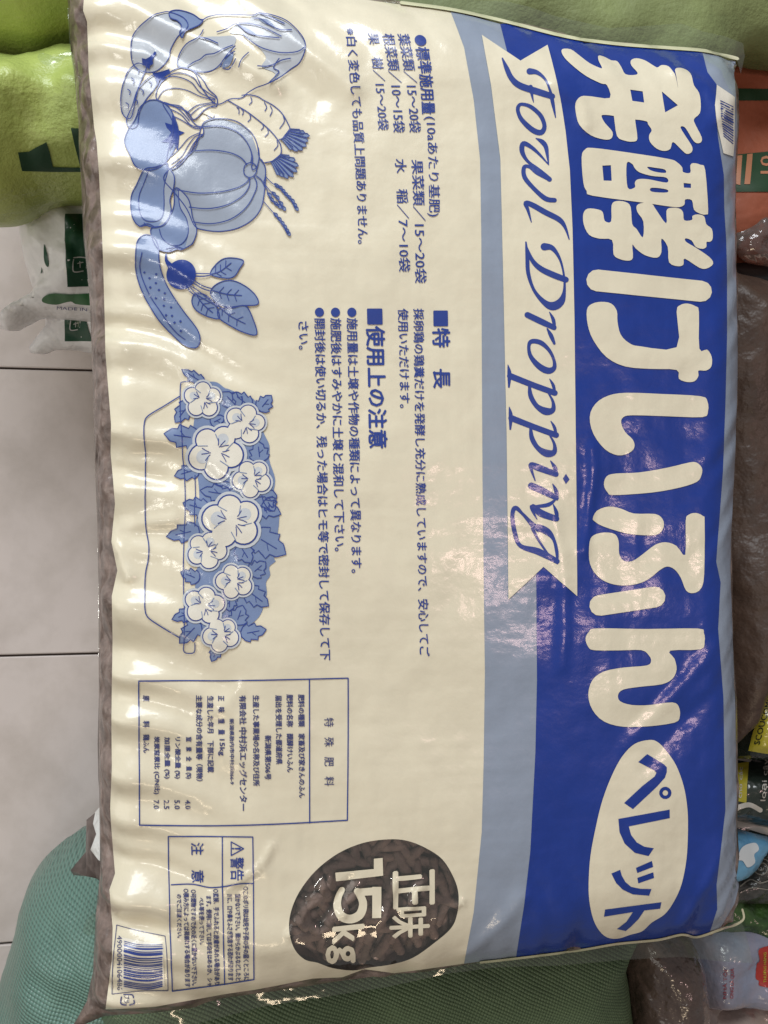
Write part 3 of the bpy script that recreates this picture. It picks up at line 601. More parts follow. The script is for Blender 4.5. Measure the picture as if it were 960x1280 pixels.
shape('window_number', [stroke(T([(464, 300, 44), (464, 450, 44)], 350, 1030, 3.84), butt=True), stroke(T([(470, 320, 38), (378, 326, 36)], 350, 1030, 3.84), butt=True), stroke(T([(372, 322, 34), (398, 375, 38), (385, 430, 42), (340, 454, 42), (295, 440, 42), (276, 395, 38), (280, 350, 36), (296, 316, 34)], 350, 1030, 3.84))], BAG, .0006, M_cream, pane)
b.build('window_lettering', BAG, .0006, M_cream, pane)
M_pel = mat('pellet', (.40, .30, .26), .7, noise=(160, (.25, .185, .155), .3, .7), bump=[(300, .0012, 'noise')])
pm = []
for k in range(6):
    L_ = random.uniform(.013, .025); r_ = random.uniform(.0029, .0037); vs, fs = [], []; bend = random.uniform(-.0012, .0012)
    rings = [(0, .55), (.06, .9), (.3, 1), (.6, 1.03), (.94, .92), (1, .5)]
    for t, q in rings:
        for a_ in range(9):
            an = a_ / 9 * 2 * math.pi; rr = r_ * q * random.uniform(.93, 1.07)
            vs.append(((t - .5) * L_, rr * math.cos(an) + bend * math.sin(math.pi * t), rr * math.sin(an)))
    for i in range(len(rings) - 1):
        for a_ in range(9): fs.append((i * 9 + a_, i * 9 + (a_ + 1) % 9, (i + 1) * 9 + (a_ + 1) % 9, (i + 1) * 9 + a_))
    fs.append(tuple(range(8, -1, -1))); fs.append(tuple(range((len(rings) - 1) * 9, len(rings) * 9)))
    m = bpy.data.meshes.new('pellet'); m.from_pydata(vs, [], fs); m.polygons.foreach_set('use_smooth', [True] * len(fs)); m.materials.append(M_pel); pm.append(m)
placed = []; tries = 0
while len(placed) < 210 and tries < 20000:
    tries += 1
    p = np.array([random.uniform(355, 580), random.uniform(1042, 1222)])
    if seg_dist(p[None], WINDOW)[0] < 1: continue
    low = len(placed) < 95
    if any(math.hypot(*(p - q)) < (12.5 if low == l2 else 0) for q, l2 in placed): continue
    placed.append((p, low))
    P_, n_ = BAG.hit([p], 0)
    o = bpy.data.objects.new('pellet', random.choice(pm)); COL.objects.link(o); o.parent = sack
    z = P_[0, 2] - (.0120 if low else .0058) - random.uniform(0, .001)
    o.location = Vector((P_[0, 0], P_[0, 1], z)) - sack.location
    o.rotation_euler = (random.uniform(0, 6), random.uniform(-.12, .12), random.uniform(0, 3.14))
    if seg_dist(p[None], WINDOW)[0] < 12: o.location.z -= .0035 + (.003 if p[1] > 1180 else 0)

# ------------------------------------------------------------------ drawing of vegetables
def Vz(p): return T(p, 130, 0, 3.556)
def Wz(p): return T(p, 140, 180, 3.692)
LW = 1.25
ln, pale, grey, mid, white, dark = [], [], [], [], [], []
def outl(pts, fill=None, closed=True, w=LW, smooth=True):
    if fill is not None: fill.append(poly(pts, smooth))
    ln.append(stroke(pts, w, smooth=smooth, closed=closed))
def L(pts, w=LW): ln.append(stroke(pts, w))
outl(Vz([(210, 80), (150, 130), (122, 190), (125, 270), (150, 310), (190, 325), (240, 315), (285, 270), (300, 220), (330, 165), (372, 125), (350, 85), (290, 62), (250, 66)]), pale)
outl(Vz([(290, 62), (330, 53), (390, 70), (425, 93), (440, 97), (425, 117), (395, 132), (362, 145), (350, 170), (338, 148), (345, 125), (325, 100), (295, 88)]), mid)
outl(Vz([(435, 100), (470, 80), (530, 70), (660, 72), (690, 62), (750, 75), (810, 100), (860, 145), (890, 190), (893, 230), (870, 280), (830, 310), (780, 350), (720, 375), (680, 390), (640, 415), (610, 440), (560, 445), (500, 465), (440, 400), (400, 325), (330, 300), (335, 250), (370, 195), (420, 170), (440, 140)]), None, False)
pale += [poly(Vz([(560, 150), (590, 110), (640, 95), (660, 72), (690, 62), (750, 75), (810, 100), (860, 145), (890, 190), (893, 230), (870, 280), (830, 310), (780, 345), (735, 372), (760, 330), (700, 300), (720, 260), (690, 215), (620, 160)])),
         poly(Vz([(330, 303), (335, 250), (370, 195), (420, 170), (510, 165), (582, 165), (575, 212), (520, 290), (490, 310), (450, 325), (400, 320), (372, 303)]))]
for q in ([(370, 303), (400, 280), (430, 265), (455, 245), (490, 240), (520, 228), (572, 208)], [(400, 320), (450, 325), (490, 312), (520, 285), (545, 250), (582, 212)], [(500, 150), (545, 135), (590, 112), (640, 150), (700, 165), (780, 172)], [(600, 108), (660, 112), (720, 130), (790, 165)],
          [(620, 160), (680, 205), (740, 228), (800, 238), (860, 232), (890, 215)], [(668, 85), (700, 88), (730, 110), (780, 135), (832, 140)], [(690, 62), (740, 82), (800, 112)], [(520, 300), (530, 270), (560, 245), (580, 236)], [(530, 305), (555, 310), (575, 285), (585, 265)],
          [(600, 300), (610, 270), (640, 240)], [(680, 300), (720, 302), (755, 290), (790, 270), (830, 262)], [(780, 262), (760, 290), (752, 310), (775, 322), (765, 340), (730, 372)], [(420, 170), (460, 180), (505, 200)]): L(Vz(q))
for q in ([(590, 112), (640, 132), (680, 162), (640, 150)], [(690, 88), (730, 92), (760, 125), (720, 110)], [(525, 300), (545, 255), (575, 240), (560, 290)]): mid.append(poly(Vz(q)))
outl(Vz([(145, 285), (110, 320), (85, 380), (76, 440), (82, 500), (105, 530), (125, 520), (140, 450), (155, 390), (178, 335), (190, 300), (170, 285)]), pale)
outl(Vz([(230, 335), (190, 360), (150, 405), (130, 465), (103, 530), (105, 560), (125, 577), (150, 560), (160, 500), (185, 450), (225, 400), (243, 365)]), pale)
for x, y in ((150, 320), (128, 365), (112, 412), (105, 470), (205, 378), (170, 412), (145, 455)): L(Vz([(x - 6, y - 12), (x + 6, y - 2), (x + 3, y + 12)]), 1.1)
outl(Vz([(172, 262), (188, 266), (205, 258), (225, 237), (231, 243), (216, 270), (220, 285), (206, 293), (203, 310), (190, 295), (174, 290)]), dark, w=.8, smooth=False)
outl(Vz([(218, 328), (240, 325), (262, 320), (290, 312), (295, 328), (268, 345), (272, 358), (250, 358), (240, 385), (230, 352)]), dark, w=.8, smooth=False)
outl(Vz([(235, 445), (243, 390), (280, 335), (340, 307), (400, 322), (440, 360), (465, 400), (502, 436), (500, 476), (470, 480), (440, 500), (400, 535), (370, 500), (300, 470)]), white)
for q in ([(240, 445), (265, 410), (310, 398), (370, 405), (430, 432), (495, 448)], [(255, 375), (300, 335), (350, 330), (400, 352), (430, 390), (498, 438)], [(243, 395), (275, 350), (330, 345), (390, 370), (430, 415), (495, 444)], [(375, 500), (410, 475), (450, 465), (495, 456)], [(385, 515), (430, 480), (495, 462)], [(420, 520), (450, 490), (497, 470)]): L(Vz(q), 1.1)
outl(Vz([(310, 430), (555, 450), (600, 440), (640, 425), (680, 432), (710, 450), (755, 475), (790, 508), (815, 550), (825, 580), (800, 615), (785, 625), (787, 660), (785, 690), (750, 720), (718, 725), (690, 700), (640, 580), (520, 530), (480, 525)]), white, False, w=.01)
L(Vz([(612, 428), (640, 425), (680, 432), (710, 450), (755, 475), (790, 508), (815, 550), (825, 580), (800, 615), (778, 625)])); L(Vz([(552, 450), (585, 470), (640, 503), (700, 550), (745, 592), (778, 635), (787, 665), (782, 692), (750, 718), (716, 726)])); L(Vz([(460, 518), (480, 535), (490, 520)]))
for q in ([(652, 435), (657, 455), (645, 470)], [(712, 460), (722, 480), (714, 498)], [(738, 475), (747, 495), (737, 520)], [(796, 520), (800, 545), (780, 575)], [(590, 480), (600, 490), (600, 510)], [(610, 485), (620, 500), (615, 515)], [(648, 512), (652, 530), (640, 545)], [(705, 555), (708, 570), (698, 582)], [(725, 575), (730, 595), (715, 612)], [(768, 628), (772, 650), (755, 672)]): L(Vz(q), 1.1)
for (s0, s1), tips in ((((826, 576), (788, 624)), [(872, 588), (893, 594), (914, 608), (908, 632), (900, 655), (882, 672), (860, 676), (838, 668)]), (((785, 690), (742, 724)), [(825, 703), (850, 716), (864, 742), (858, 768), (842, 790), (818, 797), (798, 790), (780, 782)])):
    for i, (x, y) in enumerate(tips):
        b0 = np.array(s0) + (np.array(s1) - s0) * (i + .5) / len(tips); d = np.array([x, y]) - b0; l = np.hypot(*d); d /= l; n_ = np.array([-d[1], d[0]])
        outl(Vz([b0 - n_ * 3, b0 + d * l * .5 - n_ * 6, b0 + d * l * .88 - n_ * 9, b0 + d * l, b0 + d * l * .88 + n_ * 9, b0 + d * l * .5 + n_ * 6, b0 + n_ * 3]), mid, w=.9, smooth=False)
PUMP = [(252, 160), (259, 152), (276, 149.5), (296, 153), (313, 166), (321, 180), (324, 197), (331, 208), (332, 222), (331, 236), (327, 259), (316, 275), (297, 286), (275, 290), (254, 288), (243, 283), (234, 262), (218, 240), (205, 222), (222, 205), (243, 188)]
outl(PUMP, grey)
for q in (Vz([(442, 567), (520, 566), (590, 590), (635, 635), (658, 690), (660, 735)]), Vz([(405, 675), (480, 670), (560, 682), (610, 705), (636, 735)]), Wz([(300, 212), (400, 230), (500, 225), (580, 205), (622, 180), (634, 158)]), Wz([(356, 293), (440, 300), (530, 285), (600, 245), (632, 200), (636, 158)]),
          Wz([(375, 362), (460, 370), (550, 348), (620, 295), (660, 225), (668, 185), (655, 152)]), Vz([(680, 750), (690, 700), (686, 660)]), Wz([(665, 150), (690, 170), (704, 200)]), Wz([(690, 75), (707, 110), (708, 150), (700, 180)])): L(q)
outl(Wz([(612, 105), (635, 90), (660, 98), (668, 125), (655, 150), (632, 158), (610, 140)]), grey)
L(Wz([(640, 92), (645, 60), (640, 30)])); L(Wz([(660, 100), (668, 110), (650, 122), (643, 100)]))
outl(Vz([(262, 465), (300, 468), (345, 480), (375, 520), (410, 560), (440, 572), (440, 604), (415, 620), (385, 680), (330, 745), (285, 755), (280, 700), (310, 560)]), white)
for q in ([(300, 490), (345, 515), (385, 558), (430, 572)], [(310, 520), (350, 540), (400, 572), (432, 578)], [(275, 465), (320, 480), (350, 505), (380, 540)], [(300, 735), (345, 700), (375, 650), (405, 612), (438, 600)], [(320, 745), (370, 690), (400, 640), (436, 604)], [(300, 700), (340, 660), (380, 615), (430, 592)]): L(Vz(q), 1.1)
outl(Vz([(160, 480), (200, 450), (250, 452), (290, 480), (312, 520), (330, 570), (330, 620), (310, 675), (280, 720), (240, 750), (185, 758), (140, 738), (115, 690), (92, 635), (110, 580), (135, 545), (150, 510)]), mid)
dark.append(poly(Vz([(272, 547), (303, 557), (305, 510), (325, 560), (334, 582), (360, 592), (336, 606), (328, 680), (312, 640), (293, 678), (290, 640), (256, 636), (285, 615), (300, 592), (280, 570)]), False))
for pts in ([(710, 155), (740, 185), (775, 205), (800, 235), (830, 265), (848, 300)], [(705, 190), (730, 220), (760, 250), (790, 300)], [(702, 180), (715, 215), (735, 260), (770, 290)], [(700, 270), (735, 310), (770, 350), (795, 385), (812, 415)]):
    P_ = Wz(pts); L(P_, 1.0); Q = cr(P_, False, 2)
    for i, (x, y) in enumerate(Q[3:]):
        outl([(x - 2.2, y - 2.6), (x + 2.4, y - 1.2), (x + 2.8, y + 3), (x - .6, y + 1.6)], mid, w=.8)
pb1, pb2 = [(150, 120), (115, 190), (93, 235), (88, 300), (100, 350), (130, 382), (160, 378), (200, 388), (250, 370), (275, 310), (270, 260), (287, 200), (287, 150), (260, 112), (255, 95), (200, 110)], [(183, 392), (190, 450), (215, 490), (260, 503), (300, 490), (320, 492), (360, 470), (375, 455), (390, 400), (372, 340), (365, 300), (350, 250), (305, 205), (290, 220), (285, 300), (240, 375)]
outl(Wz(pb2), mid); grey.append(poly(Wz([(305, 208), (350, 250), (365, 300), (373, 345), (390, 400), (375, 455), (335, 482), (352, 420), (345, 350), (320, 300)])))
hi = [poly(Wz([(305, 208), (350, 250), (365, 300), (373, 345), (388, 400), (373, 453), (340, 480), (352, 420), (345, 350), (318, 300)]))]
outl(Wz(pb1), mid); hi.append(poly(Wz([(262, 108), (285, 150), (285, 200), (268, 260), (273, 310), (248, 368), (215, 384), (240, 340), (246, 280), (245, 200), (262, 130)])))
for q in ([(172, 118), (150, 180), (128, 240), (127, 310), (150, 352), (200, 360), (232, 340), (243, 280), (243, 200), (262, 120)], [(130, 382), (165, 370), (200, 386)], [(160, 378), (150, 366)], [(308, 215), (315, 290), (345, 350), (350, 420), (320, 465), (275, 470), (235, 440), (220, 395)], [(260, 503), (290, 482), (320, 492)], [(250, 490), (300, 478), (330, 488)]): L(Wz(q), 1.1)
outl(Wz([(110, 510), (118, 455), (150, 424), (188, 432), (212, 470), (222, 560), (258, 660), (330, 770), (395, 860), (407, 912), (385, 943), (335, 932), (280, 880), (200, 790), (140, 680), (113, 590)]), mid)
L(Wz([(139, 503), (130, 560), (145, 630), (185, 715), (245, 805), (300, 870), (340, 903)]))
for x, y in ((152, 592), (206, 600), (175, 620), (204, 643), (178, 663), (218, 675), (245, 690), (204, 712), (242, 717), (240, 748), (274, 755), (250, 792), (278, 795), (290, 825), (317, 820), (320, 862)): ln.append(stroke(Wz([(x - 1, y), (x + 1, y)]), 3.0, smooth=False))
radish = [poly(Wz([(320 + 67 * math.cos(t), 605 + 67 * math.sin(t)) for t in np.linspace(0, 2 * math.pi, 20)[:-1]])), stroke(T([(250, 515, 9), (252, 540, 14), (272, 565, 26)], 140, 180, 3.692))]
for leaf, vein in (([(455, 605), (478, 562), (515, 533), (565, 530), (607, 543), (588, 578), (565, 612), (525, 622)], [(455, 605), (500, 590), (550, 552)]), ([(370, 715), (388, 688), (435, 698), (478, 745), (497, 805), (450, 800), (398, 775), (373, 745)], [(390, 695), (420, 740), (465, 780)]),
                   ([(495, 762), (555, 757), (615, 748), (648, 800), (668, 880), (600, 868), (530, 830), (492, 800)], [(480, 735), (540, 790), (615, 830)]), ([(455, 682), (490, 645), (550, 632), (610, 655), (662, 700), (672, 742), (600, 747), (530, 752), (480, 730)], [(460, 675), (530, 695), (598, 702)])):
    outl(Wz(leaf), mid); L(Wz(vein)); a_, b_, c_ = [np.array(q, float) for q in vein]
    for m_ in ((a_ + b_) / 2, b_, (b_ + c_) / 2):
        d = c_ - a_; d /= np.hypot(*d); n_ = np.array([-d[1], d[0]])
        for sg in (-1, 1): L(Wz([m_, m_ + d * 16 + n_ * sg * 26]), 1.0)
for q in ([(385, 600), (420, 602), (456, 603)], [(385, 612), (420, 614), (456, 608)], [(380, 630), (420, 655), (460, 668)], [(378, 642), (415, 665), (458, 680)], [(368, 655), (430, 700), (490, 750)], [(350, 665), (365, 685), (385, 700)], [(360, 660), (400, 700), (480, 745), (520, 765)]): L(Wz(q))
vd = shape('vegetable_drawing', ln, BAG, .0013, M_line, sack)
for nm, it, off, mt in (('pale_tint', pale, .0005, M_pale), ('grey_tint', grey, .0006, M_grey), ('paper_tint', white, .0008, M_cream), ('mid_blue_tint', mid, .0010, M_mid), ('highlight_tint', hi, .0012, M_grey), ('dark_blue_tint', dark, .0012, M_blue), ('radish_tint', radish, .0012, M_blue)): shape(nm, it, BAG, off, mt, vd)

# ------------------------------------------------------------------ drawing of the flower planter
def G1(p): return T(p, 170, 440, 4.8)
def G2(p): return T(p, 170, 620, 4.8)
ln = []; back = [poly(np.r_[G1([(360, 190), (440, 178), (490, 185), (530, 215), (560, 225), (640, 260), (720, 300), (760, 470), (800, 560), (800, 650), (835, 770), (815, 900)]), G2([(860, 120), (830, 360), (838, 390), (800, 425), (805, 475), (780, 520), (785, 590), (755, 640), (760, 680), (725, 740), (640, 800), (520, 870), (430, 885), (395, 830), (390, 700), (355, 560), (370, 400), (355, 200)]), G1([(380, 900), (370, 740), (330, 560), (350, 400)])])]
leaf_i, halo, petal = [], [], []
def frond(bx, by, tx_, ty_, w, tr):
    b0, t0_ = np.array([bx, by], float), np.array([tx_, ty_], float); d = t0_ - b0; l = np.hypot(*d); d /= l; n_ = np.array([-d[1], d[0]])
    prof_ = [(0, .25), (.12, .75), (.30, 1.0), (.34, .72), (.52, .86), (.60, .95), (.64, .55), (.80, .50), (.84, .42), (1, 0)]
    pts = [b0 + d * l * a_ + n_ * w * q for a_, q in prof_] + [b0 + d * l * a_ - n_ * w * q for a_, q in prof_[-2::-1]]
    leaf_i.append(poly(tr(pts), False)); ln.append(stroke(tr(pts), LW, smooth=False, closed=True)); ln.append(stroke(tr([b0 + d * l * .25, b0 + d * l * .72]), 1.1))
    ln.append(stroke(tr([b0 + d * l * .42, b0 + d * l * .56 + n_ * w * .4]), .8))
for a_ in ((410, 190, 275, 105, 36), (330, 300, 235, 425, 55), (380, 520, 168, 492, 72), (380, 700, 232, 745, 52), (620, 340, 520, 240, 60), (690, 330, 575, 245, 50), (740, 350, 812, 262, 52), (745, 660, 730, 535, 62), (600, 780, 468, 775, 48), (570, 860, 385, 830, 55), (430, 950, 282, 905, 60), (760, 880, 845, 860, 70), (450, 430, 530, 390, 44)): frond(*a_, G1)
for a_ in ((700, 40, 870, 110, 62), (700, 230, 900, 350, 90), (620, 290, 690, 400, 62), (380, 200, 182, 245, 62), (380, 500, 268, 455, 48), (690, 470, 778, 395, 56), (660, 560, 795, 660, 62), (560, 600, 560, 690, 50), (360, 690, 215, 740, 45), (380, 760, 262, 880, 58), (600, 770, 640, 655, 60), (630, 830, 782, 800, 56), (500, 890, 455, 990, 40), (780, 20, 830, 90, 50)): frond(*a_, G2)
def bloom(cx, cy, r, rot, tr, squash=1.0):
    lob = [(0, .56, .46), (72, .52, .43), (140, .58, .42), (212, .55, .47), (288, .56, .44)]
    cs = [(cx + r * d * math.cos(R(a_ + rot)), cy + r * d * squash * math.sin(R(a_ + rot)), r * q) for a_, d, q in lob]
    circ = lambda x, y, q: [(x + q * math.cos(t), y + q * math.sin(t)) for t in np.linspace(0, 2 * math.pi, 22)[:-1]]
    for x, y, q in cs:
        halo.append(poly(tr(circ(x, y, q * 1.28)), False)); rim.append(poly(tr(circ(x, y, q * 1.05)), False)); petal.append(poly(tr(circ(x, y, q * .93)), False))
    petal.append(poly(tr(circ(cx, cy, r * .45)), False))
    for x, y, q in cs[:4:2]: blush.append(poly(tr(circ(x * .9 + cx * .1, y * .9 + cy * .1, q * .5))))
    for k_, (x, y, q) in enumerate(cs):
        d = np.array([x - cx, y - cy]); d /= np.hypot(*d); n_ = np.array([-d[1], d[0]]); c0 = np.array([cx, cy])
        shade.append(stroke(tr([c0 + d * r * .22 + n_ * r * .30 * 1, np.array([x, y]) + n_ * q * .9]), 1.0))
        if k_ in (0, 2, 3):
            for sg, a1, a2 in ((.06, .2, .52), (-.10, .24, .46), (.18, .24, .44)): vein.append(stroke(tr([c0 + d * r * a1 + n_ * r * sg * .4, c0 + d * r * (a1 + a2) / 2 + n_ * r * sg * .9, c0 + d * r * a2 + n_ * r * sg * 1.6]), 1.0))
rim, shade, vein, blush = [], [], [], []
for a_ in ((400, 285, 112, 200), (655, 430, 120, 215), (480, 600, 165, 160), (695, 760, 115, 170)): bloom(*a_, G1)
for a_ in ((575, 150, 175, 190), (425, 325, 120, 150), (590, 510, 112, 180), (410, 655, 122, 210), (510, 830, 108, 170)): bloom(*a_, G2, .9)
L(np.r_[G1([(262, 268), (170, 325), (72, 385), (50, 430), (48, 500), (58, 600), (58, 700), (55, 850)]), G2([(55, 20), (60, 180), (78, 300), (75, 380), (58, 470), (54, 600), (55, 680), (75, 728), (150, 780), (260, 845)])], 1.4)
L(np.r_[G1([(320, 178), (285, 180), (268, 200), (266, 350)]), G1([(280, 600), (293, 750), (296, 950)]), G2([(292, 180), (285, 400), (288, 650), (290, 860), (286, 915), (300, 938), (340, 940), (354, 925), (355, 880)])], 1.2)
L(np.r_[G1([(356, 740), (358, 860)]), G2([(352, 60), (355, 180)])], 1.1)
fd = shape('planter_drawing', ln, BAG, .0009, M_line, sack)
for nm, it, off, mt in (('backdrop_tint', back, .0005, M_mid), ('leaf_tint', leaf_i, .0007, M_mid), ('petal_halo', halo, .0011, M_halo), ('petal_rim', rim, .0013, M_line), ('petal', petal, .0015, M_white), ('petal_blush', blush, .0016, M_halo), ('petal_crease', shade, .0017, M_mid), ('petal_vein', vein, .0018, M_line)): shape(nm, it, BAG, off, mt, fd)

# ------------------------------------------------------------------ film edges of the sack
FE = fbm(X.shape, st, (.07, .028), (.0030, .0014), 21); FIN = Surf(x0, y0, ZE - .003 + FE, st)
FT = [(330, -13), (430, -5), (501, 6), (567, 14), (634, 29), (706, 47), (767, 57), (830, 62), (881, 66), (921, 75), (926, 92), (931, 70), (929, 54), (905, 45), (881, 40), (851, 29), (800, 33), (761, 35), (730, 28), (694, 20), (660, 8), (634, 2), (531, -2), (430, -30), (330, -40)]
shape('end_fin', [poly(FT, False)], FIN, 0, M_fin, sack)
FB = [(926, 1150), (900, 1160), (871, 1170), (821, 1173), (770, 1178), (720, 1187), (645, 1196), (600, 1201), (543, 1210), (493, 1217), (428, 1224), (350, 1234), (283, 1246), (195, 1263), (133, 1273), (100, 1281), (100, 1300), (180, 1296), (260, 1276), (330, 1258), (400, 1247), (483, 1234), (560, 1217), (622, 1209), (700, 1207), (777, 1200), (850, 1196), (905, 1202), (941, 1204), (936, 1180), (930, 1160)]
shape('end_fin', [poly(FB, False)], FIN, 0, M_fin, sack)
shape('seal_line', [stroke([(x_, y_ - .5) for x_, y_ in TOP[::-1]][3:], 4.0)], BAG, .0012, M_seal, sack)
shape('seal_line', [stroke([(926.5, 1136), (928, 1148), (915, 1156), (900, 1160), (871, 1169.5), (851, 1166.5), (821, 1173), (770, 1178), (720, 1186.5), (645, 1196), (600, 1201)], 2.8)], BAG, .0012, M_seal, sack)
def film_scrap(name, pts, z, amp=.004, seed=1, material=None, parent=sack, lam=(.03, .012)):
    w_ = on_plane(pts, z); a0, b0, XX, YY = grid_for(w_, .001); s_ = Surf(a0, b0, z + fbm(XX.shape, .001, lam, (amp, amp * .5), seed), .001)
    return shape(name, [poly(pts)], s_, 0, material or M_fin, parent), s_
film_scrap('film_tail', [(91, 62), (84, 63), (76, 67), (69, 71), (62, 68), (52, 66), (47, 70), (50, 77), (60, 82), (66, 79), (74, 77), (82, 72), (91, 70)], ZE - .012, .004, 4)
shape('film_fringe', [stroke([(x_ - 1.5, y_) for x_, y_ in LEFT[2:18]], 2.4)], Surf(x0, y0, ZE - .004 + FE * .3, st), 0, M_fin, sack)

# ------------------------------------------------------------------ things around and beneath
def sackthing(name, label, cat, outline, z_edge, rise, drop, rnd, material, group=None, body='body', **k):
    c_ = on_plane([np.mean(np.array(outline), 0)], z_edge)[0]
    r_ = empty(name, (c_[0], c_[1], z_edge - drop), label, cat, group)
    o_, s_ = pillow(body, outline, z_edge, rise, drop, rnd, material, r_, **k)
    return r_, s_
M_brownbag = mat('brown_pellets_in_film', (.115, .085, .075), .45, .5, .2, noise=(60, (.06, .045, .04), .3, .7), bump=[(75, .004, 'vor')])
GR = 'identical pellet sacks stacked under the top one'
zs = [.262, .170, .078]
us = [([(100, -10), (130, 300), (128, 700), (122, 930), (123, 975), (126, 1010), (108, 1025), (107, 1065), (88, 1088), (92, 1094), (124, 1094), (130, 1130), (400, 1150), (800, 1120), (880, 900), (880, 200), (700, 80)], 'middle brown pellet sack whose corner pokes out beside the teal sack'),
      ([(150, 60), (150, 600), (146, 1000), (140, 1130), (400, 1140), (800, 1100), (830, 900), (830, 200)], 'brown pellet sack third from the top of the stack'),
      ([(170, 90), (170, 600), (165, 1040), (400, 1100), (780, 1060), (800, 900), (800, 220)], 'brown pellet sack resting on the tiles at the bottom of the stack')]
for (ol, lb), z in zip(us, zs):
    r_, s_ = sackthing('pellet_sack', lb, 'sack', ol, z, .045, .040, .045, M_brownbag, GR, smooth=False, body='film_body', lump=.002, grid=.008)
    if z == zs[0]:
        shape('print_panel', [poly([(126, 1008), (120, 1015), (117, 1030), (121, 1043), (114, 1062), (124, 1075), (150, 1085), (150, 1008)], False)], s_, .0006, mat('crumpled_print', (.62, .62, .60), .4, .4, bump=[(60, .005, 'noise')]), r_)
    if z == zs[0]:
        film_scrap('film_corner', [(122, 1140), (110, 1148), (104, 1163), (110, 1169), (122, 1166), (130, 1150)], z + .005, .004, 5, parent=r_)

M_lime = mat('lime_woven_cloth', (.42, .50, .13), .45, .4, .25, noise=(7, (.26, .34, .09), .3, .8), bump=[(30, .004, 'noise'), (380, .0007, 'noise')])
M_dgreen = mat('dark_green_print', (.012, .045, .020), .5, .15)
r_, s_ = sackthing('lime_sack', 'lime green woven sack with dark green printing, just above the white bag', 'sack', [(-140, 80), (-20, 80), (40, 84), (100, 70), (200, 90), (220, 200), (180, 250), (105, 250), (62, 252), (35, 268), (5, 277), (-60, 276), (-140, 262)], .235, .075, .07, .06, M_lime, seed=31, lump=.008, lam=(.09, .03, .011), amp=(1, .6, .30), ridges=[([(-20, 110), (60, 105), (110, 130)], .006, .012), ([(-20, 150), (60, 170), (110, 165)], -.004, .01)])
shape('printed_panel', [poly([(22, 190), (36, 189), (58, 177), (62, 190), (66, 208), (105, 209), (140, 209), (140, 214), (66, 214), (27, 213)], False)], s_, .0008, M_dgreen, r_)
shape('printed_panel', [poly([(89, 160), (140, 160), (140, 207), (100, 207), (93, 180)], False)], s_, .0008, M_dgreen, r_)
sackthing('lime_sack', 'plain lime green woven sack in the corner beside the small film tail', 'sack', [(-160, -160), (60, -160), (180, -120), (180, 40), (92, 62), (50, 78), (0, 74), (-60, 82), (-160, 80)], .25, .075, .08, .06, M_lime, seed=32, lump=.007, lam=(.09, .03, .011), amp=(1, .6, .30))
sackthing('lime_sack', 'lime green woven sack running along the top behind the clear film fin', 'sack', [(500, -180), (1200, -180), (1200, 70), (1000, 52), (960, 48), (930, 40), (890, 30), (840, 0), (760, 12), (700, 20), (640, -2), (590, 12), (540, 10)], .262, .06, .08, .05, M_lime, seed=33, lump=.008, lam=(.10, .035, .012), amp=(1, .6, .30))
M_olive = mat('olive_cloth_fold', (.24, .29, .11), .6, bump=[(26, .005, 'noise'), (420, .0006, 'noise')], noise=(10, (.17, .20, .085), .3, .7))
sackthing('olive_sack', 'dull olive cloth sack lying under the lime sack behind the clear fin', 'sack', [(380, -120), (1200, -120), (1200, 78), (1000, 72), (930, 66), (860, 120), (600, 90), (380, 60)], .285, .035, .07, .05, M_olive, seed=34, lump=.005)

M_whitebag = mat('white_plastic_bag', (.78, .77, .77), .38, .35, .2, bump=[(40, .004, 'noise'), (14, .008, 'noise')])
M_whiteprint = mat('grey_white_print', (.45, .46, .45), .5)
WB = 'white plastic bags with green printing'
r_, s_ = sackthing('white_bag', 'white plastic bag with green panel and twisted corner above its twin', 'bag', [(30, 240), (26, 290), (30, 325), (38, 352), (44, 368), (28, 374), (12, 386), (-1, 398), (-1, 410), (12, 414), (30, 405), (46, 396), (80, 398), (130, 404), (260, 404), (260, 230)], .14, .05, .05, .03, M_whitebag, WB, seed=41, lump=.006, lam=(.05, .02, .008), amp=(1, .7, .4), smooth=False)
M_gprint = mat('green_bag_print', (.014, .065, .035), .45, .3, .2)
shape('green_panel', [poly([(81, 268), (160, 268), (160, 358), (84, 358), (82, 320)], False)], s_, .0008, M_gprint, r_)
shape('green_wave', [poly([(54, 371), (66, 366), (90, 367), (160, 366), (160, 382), (100, 380), (88, 376), (70, 380), (54, 377)])], s_, .0008, mat('mid_green_print', (.03, .13, .04), .45, .3), r_)
shape('green_flash', [poly([(55, 306), (58, 312), (62, 330), (60, 334), (56, 325)]), poly([(53, 334), (54, 340), (52, 342)])], s_, .0008, M_gprint, r_)
def sq(x, y, a_): return [stroke([(x - a_, y - a_), (x + a_, y - a_), (x + a_, y + a_ * .6)], 1.4), stroke([(x + a_ * .5, y + a_), (x - a_, y + a_), (x - a_, y - a_ * .7)], 1.4), stroke([(x - a_ * .4, y), (x + a_ * .5, y - a_ * .3)], 1.3), stroke([(x, y - a_ * .4), (x, y + a_ * .5)], 1.3)]
shape('recycling_mark', sq(99, 330, 8), s_, .0012, M_whiteprint, r_)
b = TextBlock(); b.across('MADE IN JAPAN', 71, 387, 140, 391, 5); b.build('printed_words', s_, .001, M_small, r_)
r_, s_ = sackthing('white_bag', 'lower white plastic bag with small twisted corner, half under its twin', 'bag', [(60, 380), (56, 408), (46, 420), (36, 434), (38, 441), (48, 442), (66, 437), (90, 437), (130, 444), (260, 450), (260, 380)], .085, .04, .05, .025, M_whitebag, WB, seed=42, lump=.005, lam=(.05, .02, .008), amp=(1, .7, .4), smooth=False)
shape('green_panel', [poly([(81, 399), (108, 399), (112, 415), (116, 426), (81, 426)], False)], s_, .0008, M_gprint, r_)
